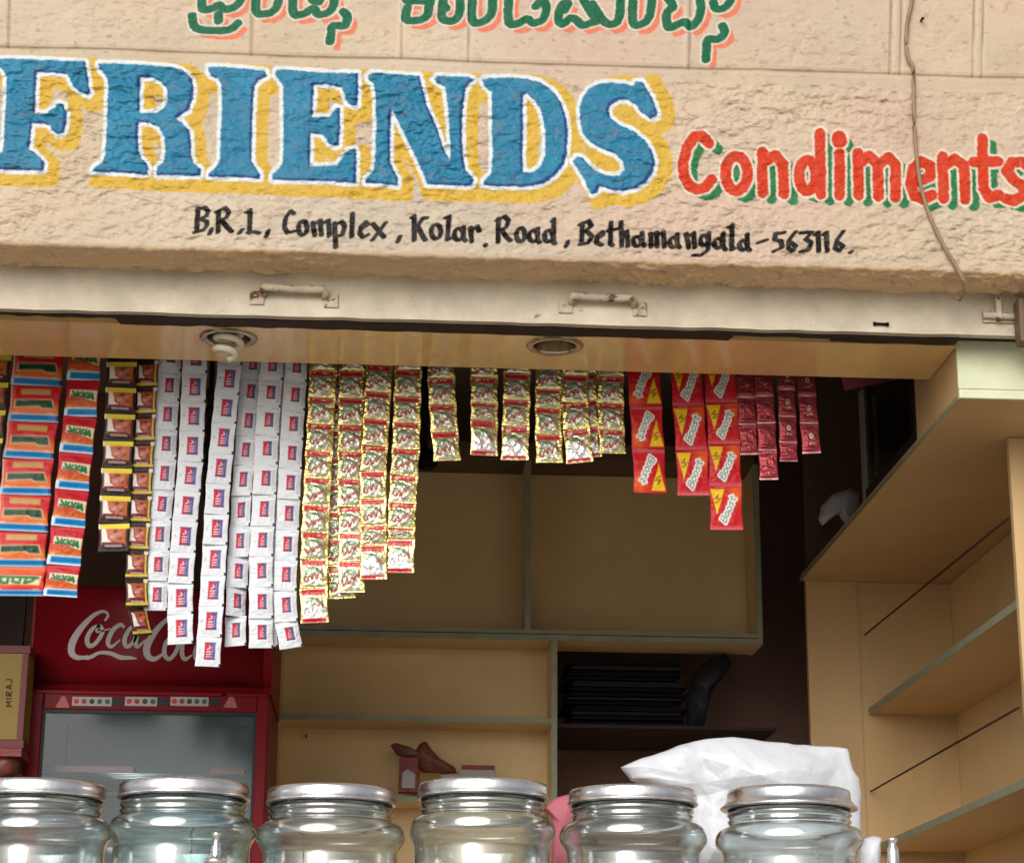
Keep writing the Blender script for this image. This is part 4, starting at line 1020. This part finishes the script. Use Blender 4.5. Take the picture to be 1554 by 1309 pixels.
def art_brown(X_, Y_, h, v, wide=True):
    a = Art(X_, Y_, (.030, .016, .010))
    rs = np.random.RandomState(40+v)
    x0, x1, y0, y1 = (.10, .90, .07*h, .76*h) if wide else (.10, .84, .16*h, .76*h)
    a.poly(rect(x0, y0, x1, y1), (.44, .12, .035) if wide else (.30, .075, .03))
    m = np.clip(fbm(X_*4+v*3, Y_*4, 200+v, 3)*2.0, 0, 1)*cover(sdf_poly(rect(x0, y0, x1, y1), X_, Y_), a.w)
    mixc(a.C, m, (.24, .03, .03))
    a.poly([(x0, y0), (.24, .22*h), (.30, .55*h), (.5, .72*h), (x0, .74*h)], (.74, .66, .60))
    for cx, cy, r, col in ((.52, .45*h, .16, (.44, .14, .12)), (.47, .50*h, .08, (.56, .26, .22)), (.68, .38*h, .10, (.50, .17, .09)), (.60, .60*h, .10, (.40, .11, .10)), (.56, .30*h, .07, (.10, .02, .012)), (.72, .55*h, .05, (.12, .03, .015))):
        a.paint(sdf_line([(cx-r*.5, cy), (cx+r*.5, cy-.02)], X_, Y_)-r*.62, col, op=.9)
    a.poly([(x0, .66*h), (.4, .66*h), (x1, .72*h), (x1, .84*h), (x0, .84*h)], (.14, .012, .018)); a.poly(rect(x0, .79*h, x1, h), (.022, .014, .010))
    a.lines([[(.24, .79*h), (.76, .80*h)]], .028, (.46, .38, .36), op=.75)
    if wide: a.poly(rect(-1, .01*h, 2, .19*h), (.68, .55, .05)); a.poly(rect(-1, .02*h, .05, .2*h), (.7, .66, .58))
    else: a.poly(rect(-1, .83*h, 2, .92*h), (.60, .43, .05)); a.poly(rect(.86, 0, .95, .92*h), (.58, .38, .05)); a.poly(rect(.82, -.1, 1.2, .14*h), (.6, .56, .5))
    return a.C
def art_white(X_, Y_, h, v, big=True):
    a = Art(X_, Y_, (.66, .69, .73))
    m = fbm(X_*3, Y_*3, 300+v, 3); mixc(a.C, np.clip(m, 0, 1)*.25, (.50, .51, .53))
    x0, x1, y0, y1 = (.33, .77, .20*h, .76*h) if big else (.36, .74, .24*h, .70*h)
    a.poly(rect(x0, y0, x1, y1), (.50, .025, .060)); 
    xm = x0+(x1-x0)*.60
    a.poly(rect(xm, y0, x1, y1), (.10, .09, .28) if big else (.13, .09, .20))
    t = np.clip((X_-x0)/(x1-x0), 0, 1)
    hh = y1-y0
    ws = .75 if big else .62
    L = [[(x0+.10, y0+hh*q), (xm+.02, y0+hh*(q-.015))] for q in (.55, .70, .84)]
    a.lines(L, .022 if big else .018, (.72, .70, .72), op=ws)
    a.lines([[(x0+.12, y0+hh*.40), (xm, y0+hh*.30), (x0+.20, y0+hh*.20)]], .022 if big else .018, (.70, .66, .68), op=ws)
    if big: a.lines([[(xm+.08, y0+hh*.2), (xm+.08, y0+hh*.85)]], .014, (.38, .36, .55), op=.6)
    a.lines([[(x0, y0), (x1, y0-.01)], [(x0, y1), (x1, y1-.005)]], .018, (.04, .02, .07))
    if big: a.paint(np.hypot(X_-.14, Y_-.48*h)-.05, (.40, .41, .44), op=.8)
    else:
        a.poly(rect(.80, .18*h, .97, .84*h), (.48, .485, .50), op=.7); a.lines([[(.66, .06*h), (.92, .08*h)]], .014, (.16, .16, .18), op=.8)
    a.poly(rect(.92, .90*h, 1.1, 1.0*h), (.012, .012, .014))
    return a.C
def art_gold(X_, Y_, h, v):
    a = Art(X_, Y_, (.86, .70, .26), .9)
    n = fbm(X_*5+v*7, Y_*5, 400+v, 3)
    a.poly(rect(.16, .24*h, .80, .92*h), (.66, .68, .52), 0.5)
    mixc(a.C, np.clip(n*1.5, 0, 1)*.4, (.92, .86, .66))
    a.lines([[(.14, .66*h), (.22, .40*h), (.46, .30*h), (.74, .42*h), (.84, .58*h)]], .055, (.10, .20, .13), .3, .8)
    a.poly([(.2, .42*h), (.45, .33*h), (.72, .45*h), (.6, .62*h), (.3, .66*h)], (.33, .40, .29), .4, .55)
    rs = np.random.RandomState(70+v)
    P_ = [(.15+.092*k_+rs.uniform(-.02, .02), (.76-.045*k_+(.10 if k_ % 2 else -.08)*rs.uniform(.4, 1.2))*h) for k_ in range(8)]
    a.lines([curve_pts(P_, 4)], .030, (.40, .03, .05), 0, .9)
    for k_ in range(3):
        q_ = P_[2*k_+1]; a.lines([ell(q_[0], q_[1]-.03*h, .045, .05*h, 8)], .016, (.40, .03, .05), 0, .8)
    a.lines([[(.20, .26*h), (.52, .30*h)], [(.44, .84*h), (.80, .88*h)]], .016, (.05, .055, .05), .1, .8)
    a.poly(rect(.05, .03*h, .90, .20*h), (.50, .008, .028), 0)
    return a.C
def art_silver(X_, Y_, h, v):
    C = art_gold(X_, Y_, h, v); d = cover(sdf_poly([(.08, .42*h), (.9, .6*h), (.92, .95*h), (.08, .95*h)], X_, Y_), .02)
    A_ = Art(X_, Y_, (1, 1, 1)); A_.C = C
    mixc(C, d*.75, (.82, .82, .82)); C[..., 3] = C[..., 3]*(1-d)+.6*d
    A_.poly(rect(.05, .87*h, .90, .985*h), (.50, .008, .028), 0)
    return C
def art_malt(X_, Y_, h, v, flip=False):
    if flip: X_, Y_ = (1-X_)[::-1, ::-1][::-1, ::-1], h-Y_
    a = Art(X_, Y_, (.50, .012, .020))
    g = np.exp(-(((X_-.80)/.22)**2+((Y_-.20*h)/(.22*h))**2)); mixc(a.C, g*.85, (.78, .13, .02))
    g = np.clip((Y_/h-.86)/.1, 0, 1); mixc(a.C, g*.7, (.52, .09, .11))
    a.poly([(.03, .06*h), (.46, .06*h), (.20, .66*h)], (.74, .50, .015))
    a.lines([[(.14, .30*h), (.26, .20*h), (.22, .30*h), (.34, .28*h)], [(.16, .38*h), (.30, .33*h)]], .022, (.30, .12, .01))
    T = text_strokes('Boost', 0, 0, .82, .20, .10, .25); T = [[(x-.41, y-.10) for x, y in st] for st in T]
    T = [[(.56+x*math.cos(-1.12)-y*math.sin(-1.12), .53*h+x*math.sin(-1.12)+y*math.cos(-1.12)) for x, y in st] for st in T]
    a.lines(T, .062, (.74, .76, .70)); a.lines(T, .016, (.03, .09, .06), op=.85)
    a.paint(np.abs(Y_-.955*h)-.015*h, (.60, .12, .15), op=.6)
    return a.C
def art_maroon(X_, Y_, h, v, seal=True):
    a = Art(X_, Y_, (.30, .045, .055), .55)
    n = fbm(X_*3+v, Y_*4, 500+v, 3); mixc(a.C, np.clip(n*1.6, 0, 1)*.5, (.50, .13, .14))
    if seal:
        a.paint(np.hypot((X_-.55)/.85, Y_-.42*h)-.135, (.52, .50, .40), .3); a.paint(np.hypot((X_-.56)/.8, Y_-.42*h)-.065, (.05, .10, .07), .1)
        a.lines([[(.42, .66*h), (.70, .66*h)]], .026, (.55, .47, .42), .2)
    a.poly(rect(-1, .94*h, 2, 2), (.56, .30, .31), .6)
    return a.C

def sachet_mesh(name, w, h, art, v, m, bulge, crum, seal_top=0.10, seal_bot=0.10, n=40, puff=0.0):
    rs = v*17+len(name)
    nx, nz = n, max(12, int(n*h/w))
    hr = h/w
    xs = np.linspace(0, 1, nx+1); ys = np.linspace(0, hr, nz+1)
    X_, Y_ = np.meshgrid(xs, ys)
    C = art(X_, Y_, hr, v)
    u = np.clip((Y_/hr-seal_top)/(1-seal_top-seal_bot), 0, 1)
    pil = (np.sin(math.pi*X_)**.55)*(np.sin(math.pi*u)**.55)
    cr = fbm(X_*3.2+v*5.1, Y_*3.2+v, 600+v, 3); cr2 = 1-np.abs(fbm(X_*4.5+v*3, Y_*5.5, 640+v, 3))*3
    B = bulge*pil+crum*(cr+.55*cr2)*(.25+.75*np.clip(pil, 0, 1))
    B = B+puff*np.exp(-(((X_-.5)/.30)**2+((Y_/hr-.86)/.07)**2))
    rib = 0.00035*np.sin(Y_/hr*2*math.pi*46)*((Y_/hr < seal_top)+(Y_/hr > 1-seal_bot))
    tap = 1-0.035*pil*0-0.05*np.sin(math.pi*u)
    zig = .006*vnoise(Y_*14+v*3, X_*0+3, 9)
    V1 = np.stack([(X_-.5)*tap*w+zig*w*(np.abs(X_-.5)*2)**4, -(B+rib), -Y_*w], -1).reshape(-1, 3)
    V2 = np.stack([(X_-.5)*tap*w+zig*w*(np.abs(X_-.5)*2)**4, .0006+.8*bulge*pil, -Y_*w], -1).reshape(-1, 3)
    V = np.vstack([V1, V2]); N1 = len(V1)
    idx = np.arange(N1).reshape(nz+1, nx+1)
    F1 = np.stack([idx[:-1, :-1], idx[1:, :-1], idx[1:, 1:], idx[:-1, 1:]], -1).reshape(-1, 4)
    F2 = F1[:, ::-1]+N1
    per = np.concatenate([idx[0, :-1], idx[:-1, -1], idx[-1, :0:-1], idx[:0:-1, 0]])
    F3 = np.stack([per, np.roll(per, -1), np.roll(per, -1)+N1, per+N1], -1)
    F = np.vstack([F1, F2, F3]).astype(np.int32)
    me = bpy.data.meshes.new(name)
    me.vertices.add(len(V)); me.vertices.foreach_set('co', V.astype(np.float32).reshape(-1))
    me.loops.add(F.size); me.loops.foreach_set('vertex_index', F.reshape(-1))
    me.polygons.add(len(F)); me.polygons.foreach_set('loop_start', np.arange(0, F.size, 4, dtype=np.int32))
    me.polygons.foreach_set('use_smooth', [True]*(len(F1)*2)+[False]*len(F3)); me.update(calc_edges=True)
    Cb = C.copy(); Cb[..., :3] = C[..., :3].mean((0, 1))
    at_ = me.attributes.new('paint', 'FLOAT_COLOR', 'POINT'); at_.data.foreach_set('color', np.concatenate([C.reshape(-1, 4), Cb.reshape(-1, 4)]).astype(np.float32).reshape(-1))
    me.materials.append(m)
    return me
YST = 4.52
KP = pxm(YST, 700)
def kind(name, wpx, hpx, art, m, bulge, crum, nvar=4, **kw):
    return dict(w=wpx*KP, h=hpx*KP, me=[sachet_mesh(name, wpx*KP, hpx*KP, art, v, m, bulge, crum, **kw) for v in range(nvar)])
KIND = {
    'redwide': kind('sachet', 76, 55.5, art_red_wide, M['sachet'], .0045, .0016, 3),
    'redlast': kind('sachet', 76, 50, lambda x, y, h, v: art_red_wide(x, y, h, v, True), M['sachet'], .0045, .0016, 1),
    'rednarrow': kind('sachet', 50, 56, art_red_narrow, M['sachet'], .0045, .0016, 3),
    'brownwide': kind('sachet', 47, 40.5, art_brown, M['sachet'], .003, .0012, 3),
    'brownnarrow': kind('sachet', 34, 41, lambda x, y, h, v: art_brown(x, y, h, v, False), M['sachet'], .003, .0014, 3),
    'picture': kind('sachet', 50, 42, lambda x, y, h, v: art_brown(x, y, h, v, True), M['sachet'], .003, .0012, 2),
    'whitebig': kind('sachet', 37, 45.5, art_white, M['whitefilm'], .0028, .0018, 4, seal_top=.06, seal_bot=.06),
    'whitesmall': kind('sachet', 35, 45, lambda x, y, h, v: art_white(x, y, h, v, False), M['whitefilm'], .0028, .0020, 4, seal_top=.06, seal_bot=.06),
    'gold': kind('sachet', 43, 41, art_gold, M['foil'], .0042, .0040, 5, seal_top=.18, seal_bot=.06),
    'silver': kind('sachet', 43, 43, art_silver, M['foil'], .0042, .0034, 3, seal_top=.18, seal_bot=.08),
    'malt': kind('sachet', 50, 65, art_malt, M['sachet'], .0045, .0026, 3, n=48),
    'maltflip': kind('sachet', 50, 65, lambda x, y, h, v: art_malt(x, y, h, v, True), M['sachet'], .0045, .0026, 3, n=48),
    'maroon': kind('sachet', 28, 41, art_maroon, M['sachet'], .0034, .0014, 3, puff=.004, n=30),
    'maroonplain': kind('sachet', 29, 41, lambda x, y, h, v: art_maroon(x, y, h, v, False), M['sachet'], .0036, .0018, 3, puff=.004, n=30),
}
srng = random.Random(21)
def strip(label, group, Y, path, bounds, kinds, wpx, jit=1.0, last=None, twist=None):
    """one hanging strip: path = (centre x, y) nodes in the photo, bounds = seams between its sachets"""
    px = [p[0] for p in path]; py = [p[1] for p in path]
    def cx_(y):
        if y < py[0] and len(py) > 1: return px[0]+(y-py[0])*(px[1]-px[0])/(py[1]-py[0])*.6
        return float(np.interp(y, py, px))
    top = at(cx_(bounds[0]), bounds[0], Y)
    root = empty('sachet_strip', tuple(top), label, 'sachet strip', group)
    rl = Vector(top)
    n = len(bounds)-1
    yaw = 0
    for i in range(n):
        y0, y1 = bounds[i], bounds[i+1]
        K = KIND[last if (last and i == n-1) else (kinds[i % len(kinds)])]
        yo = Y+srng.uniform(-.0015, .0015)*jit
        a = Vector(at(cx_(y0), y0, yo)); b = Vector(at(cx_(y1), y1, yo+srng.uniform(-.003, .003)*jit))
        zax = (a-b).normalized()
        yaw = .5*yaw+math.radians(srng.uniform(-7, 7))*jit
        if twist and i in twist: yaw = math.radians(twist[i])
        xax = Vector((math.cos(yaw), math.sin(yaw), 0)); xax = (xax-zax*xax.dot(zax)).normalized()
        yax = zax.cross(xax)
        sx = wpx*pxm(Y)/K['w']; sz = (a-b).length/K['h']*(1.0)
        o = bpy.data.objects.new('sachet', K['me'][srng.randrange(len(K['me']))])
        R = Matrix((xax, yax, zax)).transposed().to_4x4()
        mtx = Matrix.Translation(a-rl) @ R @ Matrix.Diagonal((sx, 1.0, sz, 1.0))
        COL.objects.link(o); o.parent = root; o.matrix_basis = mtx
    return root
def steps(y0, pitch, n, end=None):
    b = [y0+pitch*i for i in range(n+1)]
    if end: b[-1] = end
    return b
G1, G2, G3, G4, G5, G6 = 'red sachet strips at the left of the opening', 'brown sachet strips beside the red ones', 'white sachet strips in the opening', 'gold foil sachet strips in the opening', 'bright red malt drink sachet strips', 'maroon sachet strips at the right end'
strip('strip of white edged picture sachets cut off by the left edge of the photo', G2, YST, [(-6, 545), (-22, 700)], [496, 538, 580, 622, 664, 706], ['picture'], 46)
strip('widest red sachet strip with blue bands, its lowest sachet turned upright', G1, YST+.005, [(59, 541), (51, 631), (43, 690), (39, 743), (33, 800), (27, 903)], [474, 530, 585.5, 640, 696, 751, 806, 860, 904], ['redwide'], 77, last='redlast')
strip('narrower red sachet strip with blue bands, right of the widest one', G1, YST, [(129, 541), (122.5, 624), (116, 679), (110, 736), (104, 792), (91, 903)], [466, 521, 577, 632, 687, 743, 799, 857, 905], ['rednarrow'], 50)
strip('brown picture sachet strip with yellow headers and a torn lower end', G2, YST, [(185, 553), (182, 633), (177, 715), (173, 800), (172, 837)], [509, 549, 588, 628, 669, 710, 752, 794, 837], ['brownwide'], 46)
strip('long thin brown sachet strip with yellow edges, twisted at its lower end', G2, YST+.012, [(224, 553), (219, 660), (216, 704), (211, 800), (207, 850), (207, 900), (209, 930), (217, 963)], [506, 547, 588, 629, 670, 711, 752, 793, 835, 878, 921, 964], ['brownnarrow'], 33, twist={9: 12, 10: 38})
strip('leftmost white sachet strip, partly behind the next one', G3, YST+.022, [(258, 550), (252, 640), (249, 721), (241, 800), (236, 925)], [518, 564, 608, 652, 697, 743, 789, 835, 881, 926], ['whitesmall'], 35)
strip('second white sachet strip from the left with large red and blue prints', G3, YST+.006, [(296, 550), (289, 704), (280, 800), (273, 900), (274, 976)], [519, 566, 610, 655, 700, 745, 791, 838, 885, 932, 977], ['whitebig'], 38)
strip('longest white sachet strip, hanging down in front of the cooler lettering', G3, YST-.006, [(349, 551), (340, 640), (331, 737), (325, 850), (319, 945), (315, 1011)], [507, 553, 598, 642, 688, 734, 780, 826, 873, 920, 966, 1011], ['whitebig'], 37)
strip('shaded white sachet strip with a curled lower end, behind the longest one', G3, YST+.024, [(383, 552), (376, 640), (367, 740), (362, 850), (358, 905), (357, 979)], [529, 574, 617, 662, 706, 752, 799, 845, 891, 935, 980], ['whitesmall'], 33, jit=1.8, twist={7: 10, 8: 30, 9: -14})
strip('white sachet strip second from the gold ones, doubled at its right edge', G3, YST+.004, [(413, 552), (406, 640), (402, 730), (396, 840), (396, 983)], [532, 576, 617, 660, 704, 750, 798, 844, 891, 938, 983], ['whitesmall'], 36)
strip('second layer of white sachets showing along the right edge of another strip', G3, YST+.020, [(421, 552), (414, 640), (410, 730), (404, 840), (404, 981)], [544, 590, 634, 677, 720, 766, 812, 858, 905, 950, 981], ['whitesmall'], 34)
strip('white sachet strip right beside the gold ones, its tail swinging right', G3, YST+.008, [(450, 552), (444, 640), (439, 740), (433, 870), (431, 925), (442, 983)], [534, 579, 622, 667, 711, 757, 804, 850, 896, 943, 983], ['whitesmall'], 35, twist={9: 12})
strip('longest gold foil sachet strip, right beside the white ones', G4, YST, [(491, 553), (486, 650), (482, 732), (478, 815), (476, 900), (478, 946)], [521, 562, 603, 643, 684, 725, 767, 808, 849, 892, 945], ['gold'], 42, last='silver')
strip('gold foil sachet strip hidden behind two longer ones with only its tail showing', G4, YST+.03, [(515, 553), (512, 700), (519, 908)], [531, 572, 613, 654, 695, 736, 777, 818, 859, 908], ['gold'], 41)
strip('second long gold foil sachet strip, just right of the longest', G4, YST+.012, [(534, 553), (533, 652), (532, 734), (534, 800), (533, 899)], [522, 563, 604, 645, 685, 727, 768, 809, 851, 899], ['gold'], 41)
strip('third long gold foil sachet strip, overlapping its left neighbour', G4, YST, [(576, 553), (571, 642), (566, 722), (567, 878)], [512, 554, 595, 636, 676, 715, 757, 798, 826, 879], ['gold'], 41, last='silver')
strip('fourth long gold foil sachet strip with bare board to its right', G4, YST+.005, [(620, 553), (616, 690), (610, 770), (607, 868)], [521, 562, 602, 641, 681, 721, 763, 801, 818, 869], ['gold'], 43, last='silver')
strip('short gold foil strip standing apart, slanting right, beside the dark knob', G4, YST, [(669, 553), (672, 621), (679, 699)], [533, 574, 614, 655, 699], ['gold'], 43)
strip('short gold foil strip with a folded middle sachet, right of the gap', G4, YST, [(735, 553), (735, 690)], [533, 573, 612, 637, 691], ['gold'], 43, last='silver')
strip('short gold foil strip under the left side of the empty downlight', G4, YST+.003, [(785, 553), (784, 615), (781, 698)], [527, 567, 607, 646, 698], ['gold'], 43, last='silver')
strip('short gold foil strip straight below the empty downlight', G4, YST, [(833, 553), (832, 640), (834, 702)], [552, 591, 619, 659, 702], ['gold'], 42)
strip('short gold foil strip lapping over the lower end of its right neighbour', G4, YST-.004, [(874, 553), (872, 620), (880, 702)], [529, 570, 611, 650, 702], ['gold'], 42, last='silver')
strip('narrow gold foil strip mostly hidden between two short ones', G4, YST+.018, [(888, 553), (890, 620), (896, 694)], [526, 567, 607, 647, 694], ['gold'], 37, last='silver')
strip('last gold foil strip on the right, touching the bright red ones', G4, YST+.008, [(927, 553), (927, 620), (930, 688)], [516, 557, 571, 612, 652, 688], ['gold'], 42)
strip('bright red strip next to the gold ones, its sachets hanging upside down', G5, YST, [(976, 558), (980, 616), (984, 680), (987, 749)], [488, 552, 616, 681, 748], ['maltflip'], 51)
strip('middle bright red malt drink strip of three visible sachets', G5, YST+.003, [(1041, 558), (1045, 616), (1050, 682), (1053, 752)], [486, 550, 616, 683, 752], ['malt'], 50)
strip('longest bright red malt drink strip, four sachets down', G5, YST, [(1092, 558), (1095, 610), (1099, 674), (1101, 738), (1103, 804)], [480, 545, 611, 674, 738, 804], ['malt'], 50)
strip('plain maroon sachet strip touching the bright red ones', G6, YST+.004, [(1130, 558), (1134, 644), (1137, 690)], [521, 562, 604, 645, 690], ['maroonplain'], 29)
strip('maroon sachet strip with a shiny silver glare on its lowest sachet', G6, YST, [(1157, 558), (1163, 643), (1167, 728)], [518, 560, 602, 643, 684, 728], ['maroonplain'], 29)
strip('maroon sachet strip with round seals and a bare lowest sachet', G6, YST, [(1192, 558), (1195, 633), (1197, 700)], [511, 552, 592, 633, 672, 700], ['maroon'], 28, last='maroonplain')
strip('rightmost maroon sachet strip with round seals', G6, YST, [(1222, 558), (1228, 643), (1232, 688)], [517, 560, 602, 643, 688], ['maroon'], 29)
# rods the strips hang from, above the board
tag(MB().tube([(-1.9, YST+.012, 3.30), (1.19, YST+.012, 3.30)], .008, 10).build('hanging_rod', M['chrome']), 'steel rod above the tan board that the sachet strips hang from', 'rod')

# ------------------------------------------------------------------ counter and jars
YJ = 3.0
KJ = pxm(YJ, 1200)
z_ct = float(at(777, 1187, YJ)[2])-.31
def counter():
    root = empty('counter', (-.2, 3.1, .01), 'shop counter with a glass upper case that carries the row of glass jars', 'counter')
    MB().box((-1.35, 2.76, 0.01), (0.95, 3.5, z_ct-.62), .004).build('base', M['counter'], root)
    MB().box((-1.38, 2.74, z_ct-.022), (0.98, 3.45, z_ct-.001), .003).build('top', M['counter'], root)
    p = MB()
    for x in (-1.34, -.2, .93):
        for y in (2.78, 3.40): p.box((x-.012, y-.012, z_ct-.6195), (x+.012, y+.012, z_ct-.0225))
    p.build('frame', M['chrome'], root)
    MB().box((-1.325, 2.776, z_ct-.6195), (.915, 2.781, z_ct-.0225)).build('glass', M['pane'], root)
counter()
def jar(xc, ytop, wl, ws, m, label, flare=False, seed=0):
    k = KJ; rl = wl*k/2
    c = at(xc, ytop, YJ); zt = float(at(xc, ytop, YJ-rl)[2]); rb = ws*k/2; rbody = rl*1.045
    root = empty('glass_jar', (c[0], YJ, z_ct), label, 'jar', 'glass jars on the counter')
    cc = (c[0], YJ, 0)
    hb = 21*k                                            # lid band
    # lid: rolled tin band
    pr = [(rl-.012, zt-.001), (rl-.006, zt), (rl-.002, zt-.001), (rl, zt-.004), (rl+.0004, zt-hb*.5), (rl+.0002, zt-hb+.003)]
    if flare: pr = [(rl-.014, zt-.001), (rl-.009, zt), (rl-.004, zt-.002), (rl-.003, zt-.006), (rl-.002, zt-hb*.8), (rl+.003, zt-hb*1.1), (rl+.007, zt-hb*1.28), (rl+.006, zt-hb*1.4)]
    else: pr += [(rl+.0022, zt-hb+.0015), (rl+.0022, zt-hb-.001), (rl-.001, zt-hb-.002)]
    lid = MB(); lid.lathe(cc, [(0.001, zt-.003), (rl-.03, zt-.002)]+pr+[(rl-.008, pr[-1][1])], 72)
    lid.build('lid', M['lid'], root)
    zb = pr[-1][1]
    rn = rl-.006                                         # neck
    # glass: outer wall with two thread beads and a rounded shoulder, inner wall
    zth = zb-.002
    out = [(rn-.002, zth+.008), (rn, zth), (rn+.0012, zth-.003), (rn+.004, zth-.006), (rn+.0015, zth-.0095), (rn, zth-.012), (rn+.0035, zth-.0155), (rn+.001, zth-.019), (rn+.001, zth-.022)]
    zs = zth-.023
    for t in np.linspace(0.1, math.pi/2, 10): out.append((rn+.002+(rb-rn-.002)*math.sin(t)**.9, zs-.021*(1-math.cos(t))))
    for t in np.linspace(0, 1, 9)[1:]: out.append((rbody+(rb-rbody)*(.5+.5*math.cos(math.pi*t)), zs-.021-.022*t))
    out += [(rbody, zs-.05), (rbody, z_ct+.03), (rbody-.004, z_ct+.012), (rbody-.014, z_ct+.003), (.0005, z_ct+.003)]
    th = .0032
    inn = [(max(.0005, r-th), z) for r, z in out[:-4]] + [(rbody-th, z_ct+.03), (rbody-.010, z_ct+.014), (rbody-.02, z_ct+.009), (.0005, z_ct+.009)]
    g = MB(); g.lathe(cc, out+inn[::-1], 96)
    nn = 96; tot = len(out)*2
    base = len(g.v)-tot*nn
    for q in range(nn): g.f.append((base+q, base+(tot-1)*nn+q, base+(tot-1)*nn+(q+1) % nn, base+(q+1) % nn)); g.sm.append(True)
    g.build('glass', m, root)
    # rubber gasket line under the lid
    MB().lathe(cc, [(rn-.0035, zb+.0005), (rn+.0025, zb+.0005), (rn+.0025, zb-.0012), (rn-.0035, zb-.0012), (rn-.0035, zb+.0005)], 72).build('seal_ring', M['gasket'], root)
jar(62, 1178, 194, 219, M['jar'], 'clear glass jar with tin lid at the left edge of the photo')
jar(281, 1177, 194, 219, M['jar_green'], 'greenish glass jar with tin lid in front of the cooler door')
jar(504, 1186, 192, 224, M['jar'], 'clear glass jar with tin lid in front of the cooler right edge')
jar(733, 1177, 195, 220, M['jar'], 'clear glass jar with tin lid below the small cartons on the back shelf')
jar(960, 1187, 194, 225, M['jar'], 'clear glass jar with tin lid at the left side of the white bag')
jar(1196, 1187, 194, 227, M['jar'], 'clear glass jar with a flared tin lid in front of the white bag', True)
# white bag and pink paper behind the jars
crumple('plastic_bag', [(943, 1163), (968, 1152), (1000, 1141), (1040, 1131), (1085, 1124), (1110, 1122), (1180, 1126), (1230, 1131), (1286, 1136), (1293, 1166), (1306, 1185), (1311, 1212), (1308, 1260), (1300, 1330), (1120, 1345), (1060, 1330), (1050, 1250), (1035, 1212), (985, 1196), (956, 1186)], 3.34, .05, M['bag'], 'large crumpled white plastic bag lying behind the two right jars', 'bag', 6, amp=.027, fscale=.070, nr=60, na=320, flat=.38)
crumple('paper', [(828, 1224), (842, 1210), (870, 1203), (880, 1240), (872, 1330), (836, 1330), (838, 1240)], 3.3, .02, M['pinkpaper'], 'pink paper standing between the fourth and fifth jars', 'paper', 3, amp=.004)
crumple('plastic_bag', [(1306, 1290), (1312, 1272), (1326, 1267), (1337, 1270), (1336, 1300), (1334, 1330), (1306, 1330)], 2.92, .02, M['bag'], 'small twist of white plastic beside the rightmost jar', 'bag', 9, amp=.004, fscale=.03)
# small chrome finials on the counter rail
for px, py, lb in ((329, 1262, 'small bright chrome finial standing before the greenish jar'), (1354, 1270, 'small bright chrome finial right of the last jar')):
    Yf = 2.80; c = at(px, py, Yf); k = pxm(Yf, 1250)
    r = [(.001, 0), (5.5, 0), (7, -1.5), (7, -6), (5, -8), (3.8, -12), (5, -17), (7.5, -22), (8, -30), (7, -37), (9, -38), (16, -39), (16, -48), (.001, -48)] if px < 500 else [(.001, 0), (5.5, 0), (7.5, -1.5), (7.5, -5), (5.5, -7.5), (5.5, -12), (8.5, -17), (9, -26), (9, -40), (9, -60), (.001, -60)]
    zz = c[2]
    pr = [(a*k, b*k) for a, b in r]
    zlow = zz+pr[-1][1]
    m = MB(); m.lathe((c[0], Yf, zz), pr, 32)
    m.tube([(c[0], Yf, zlow+.002), (c[0], Yf, z_ct-.002)], .008, 12)
    tag(m.build('finial', M['chrome']), lb, 'finial')
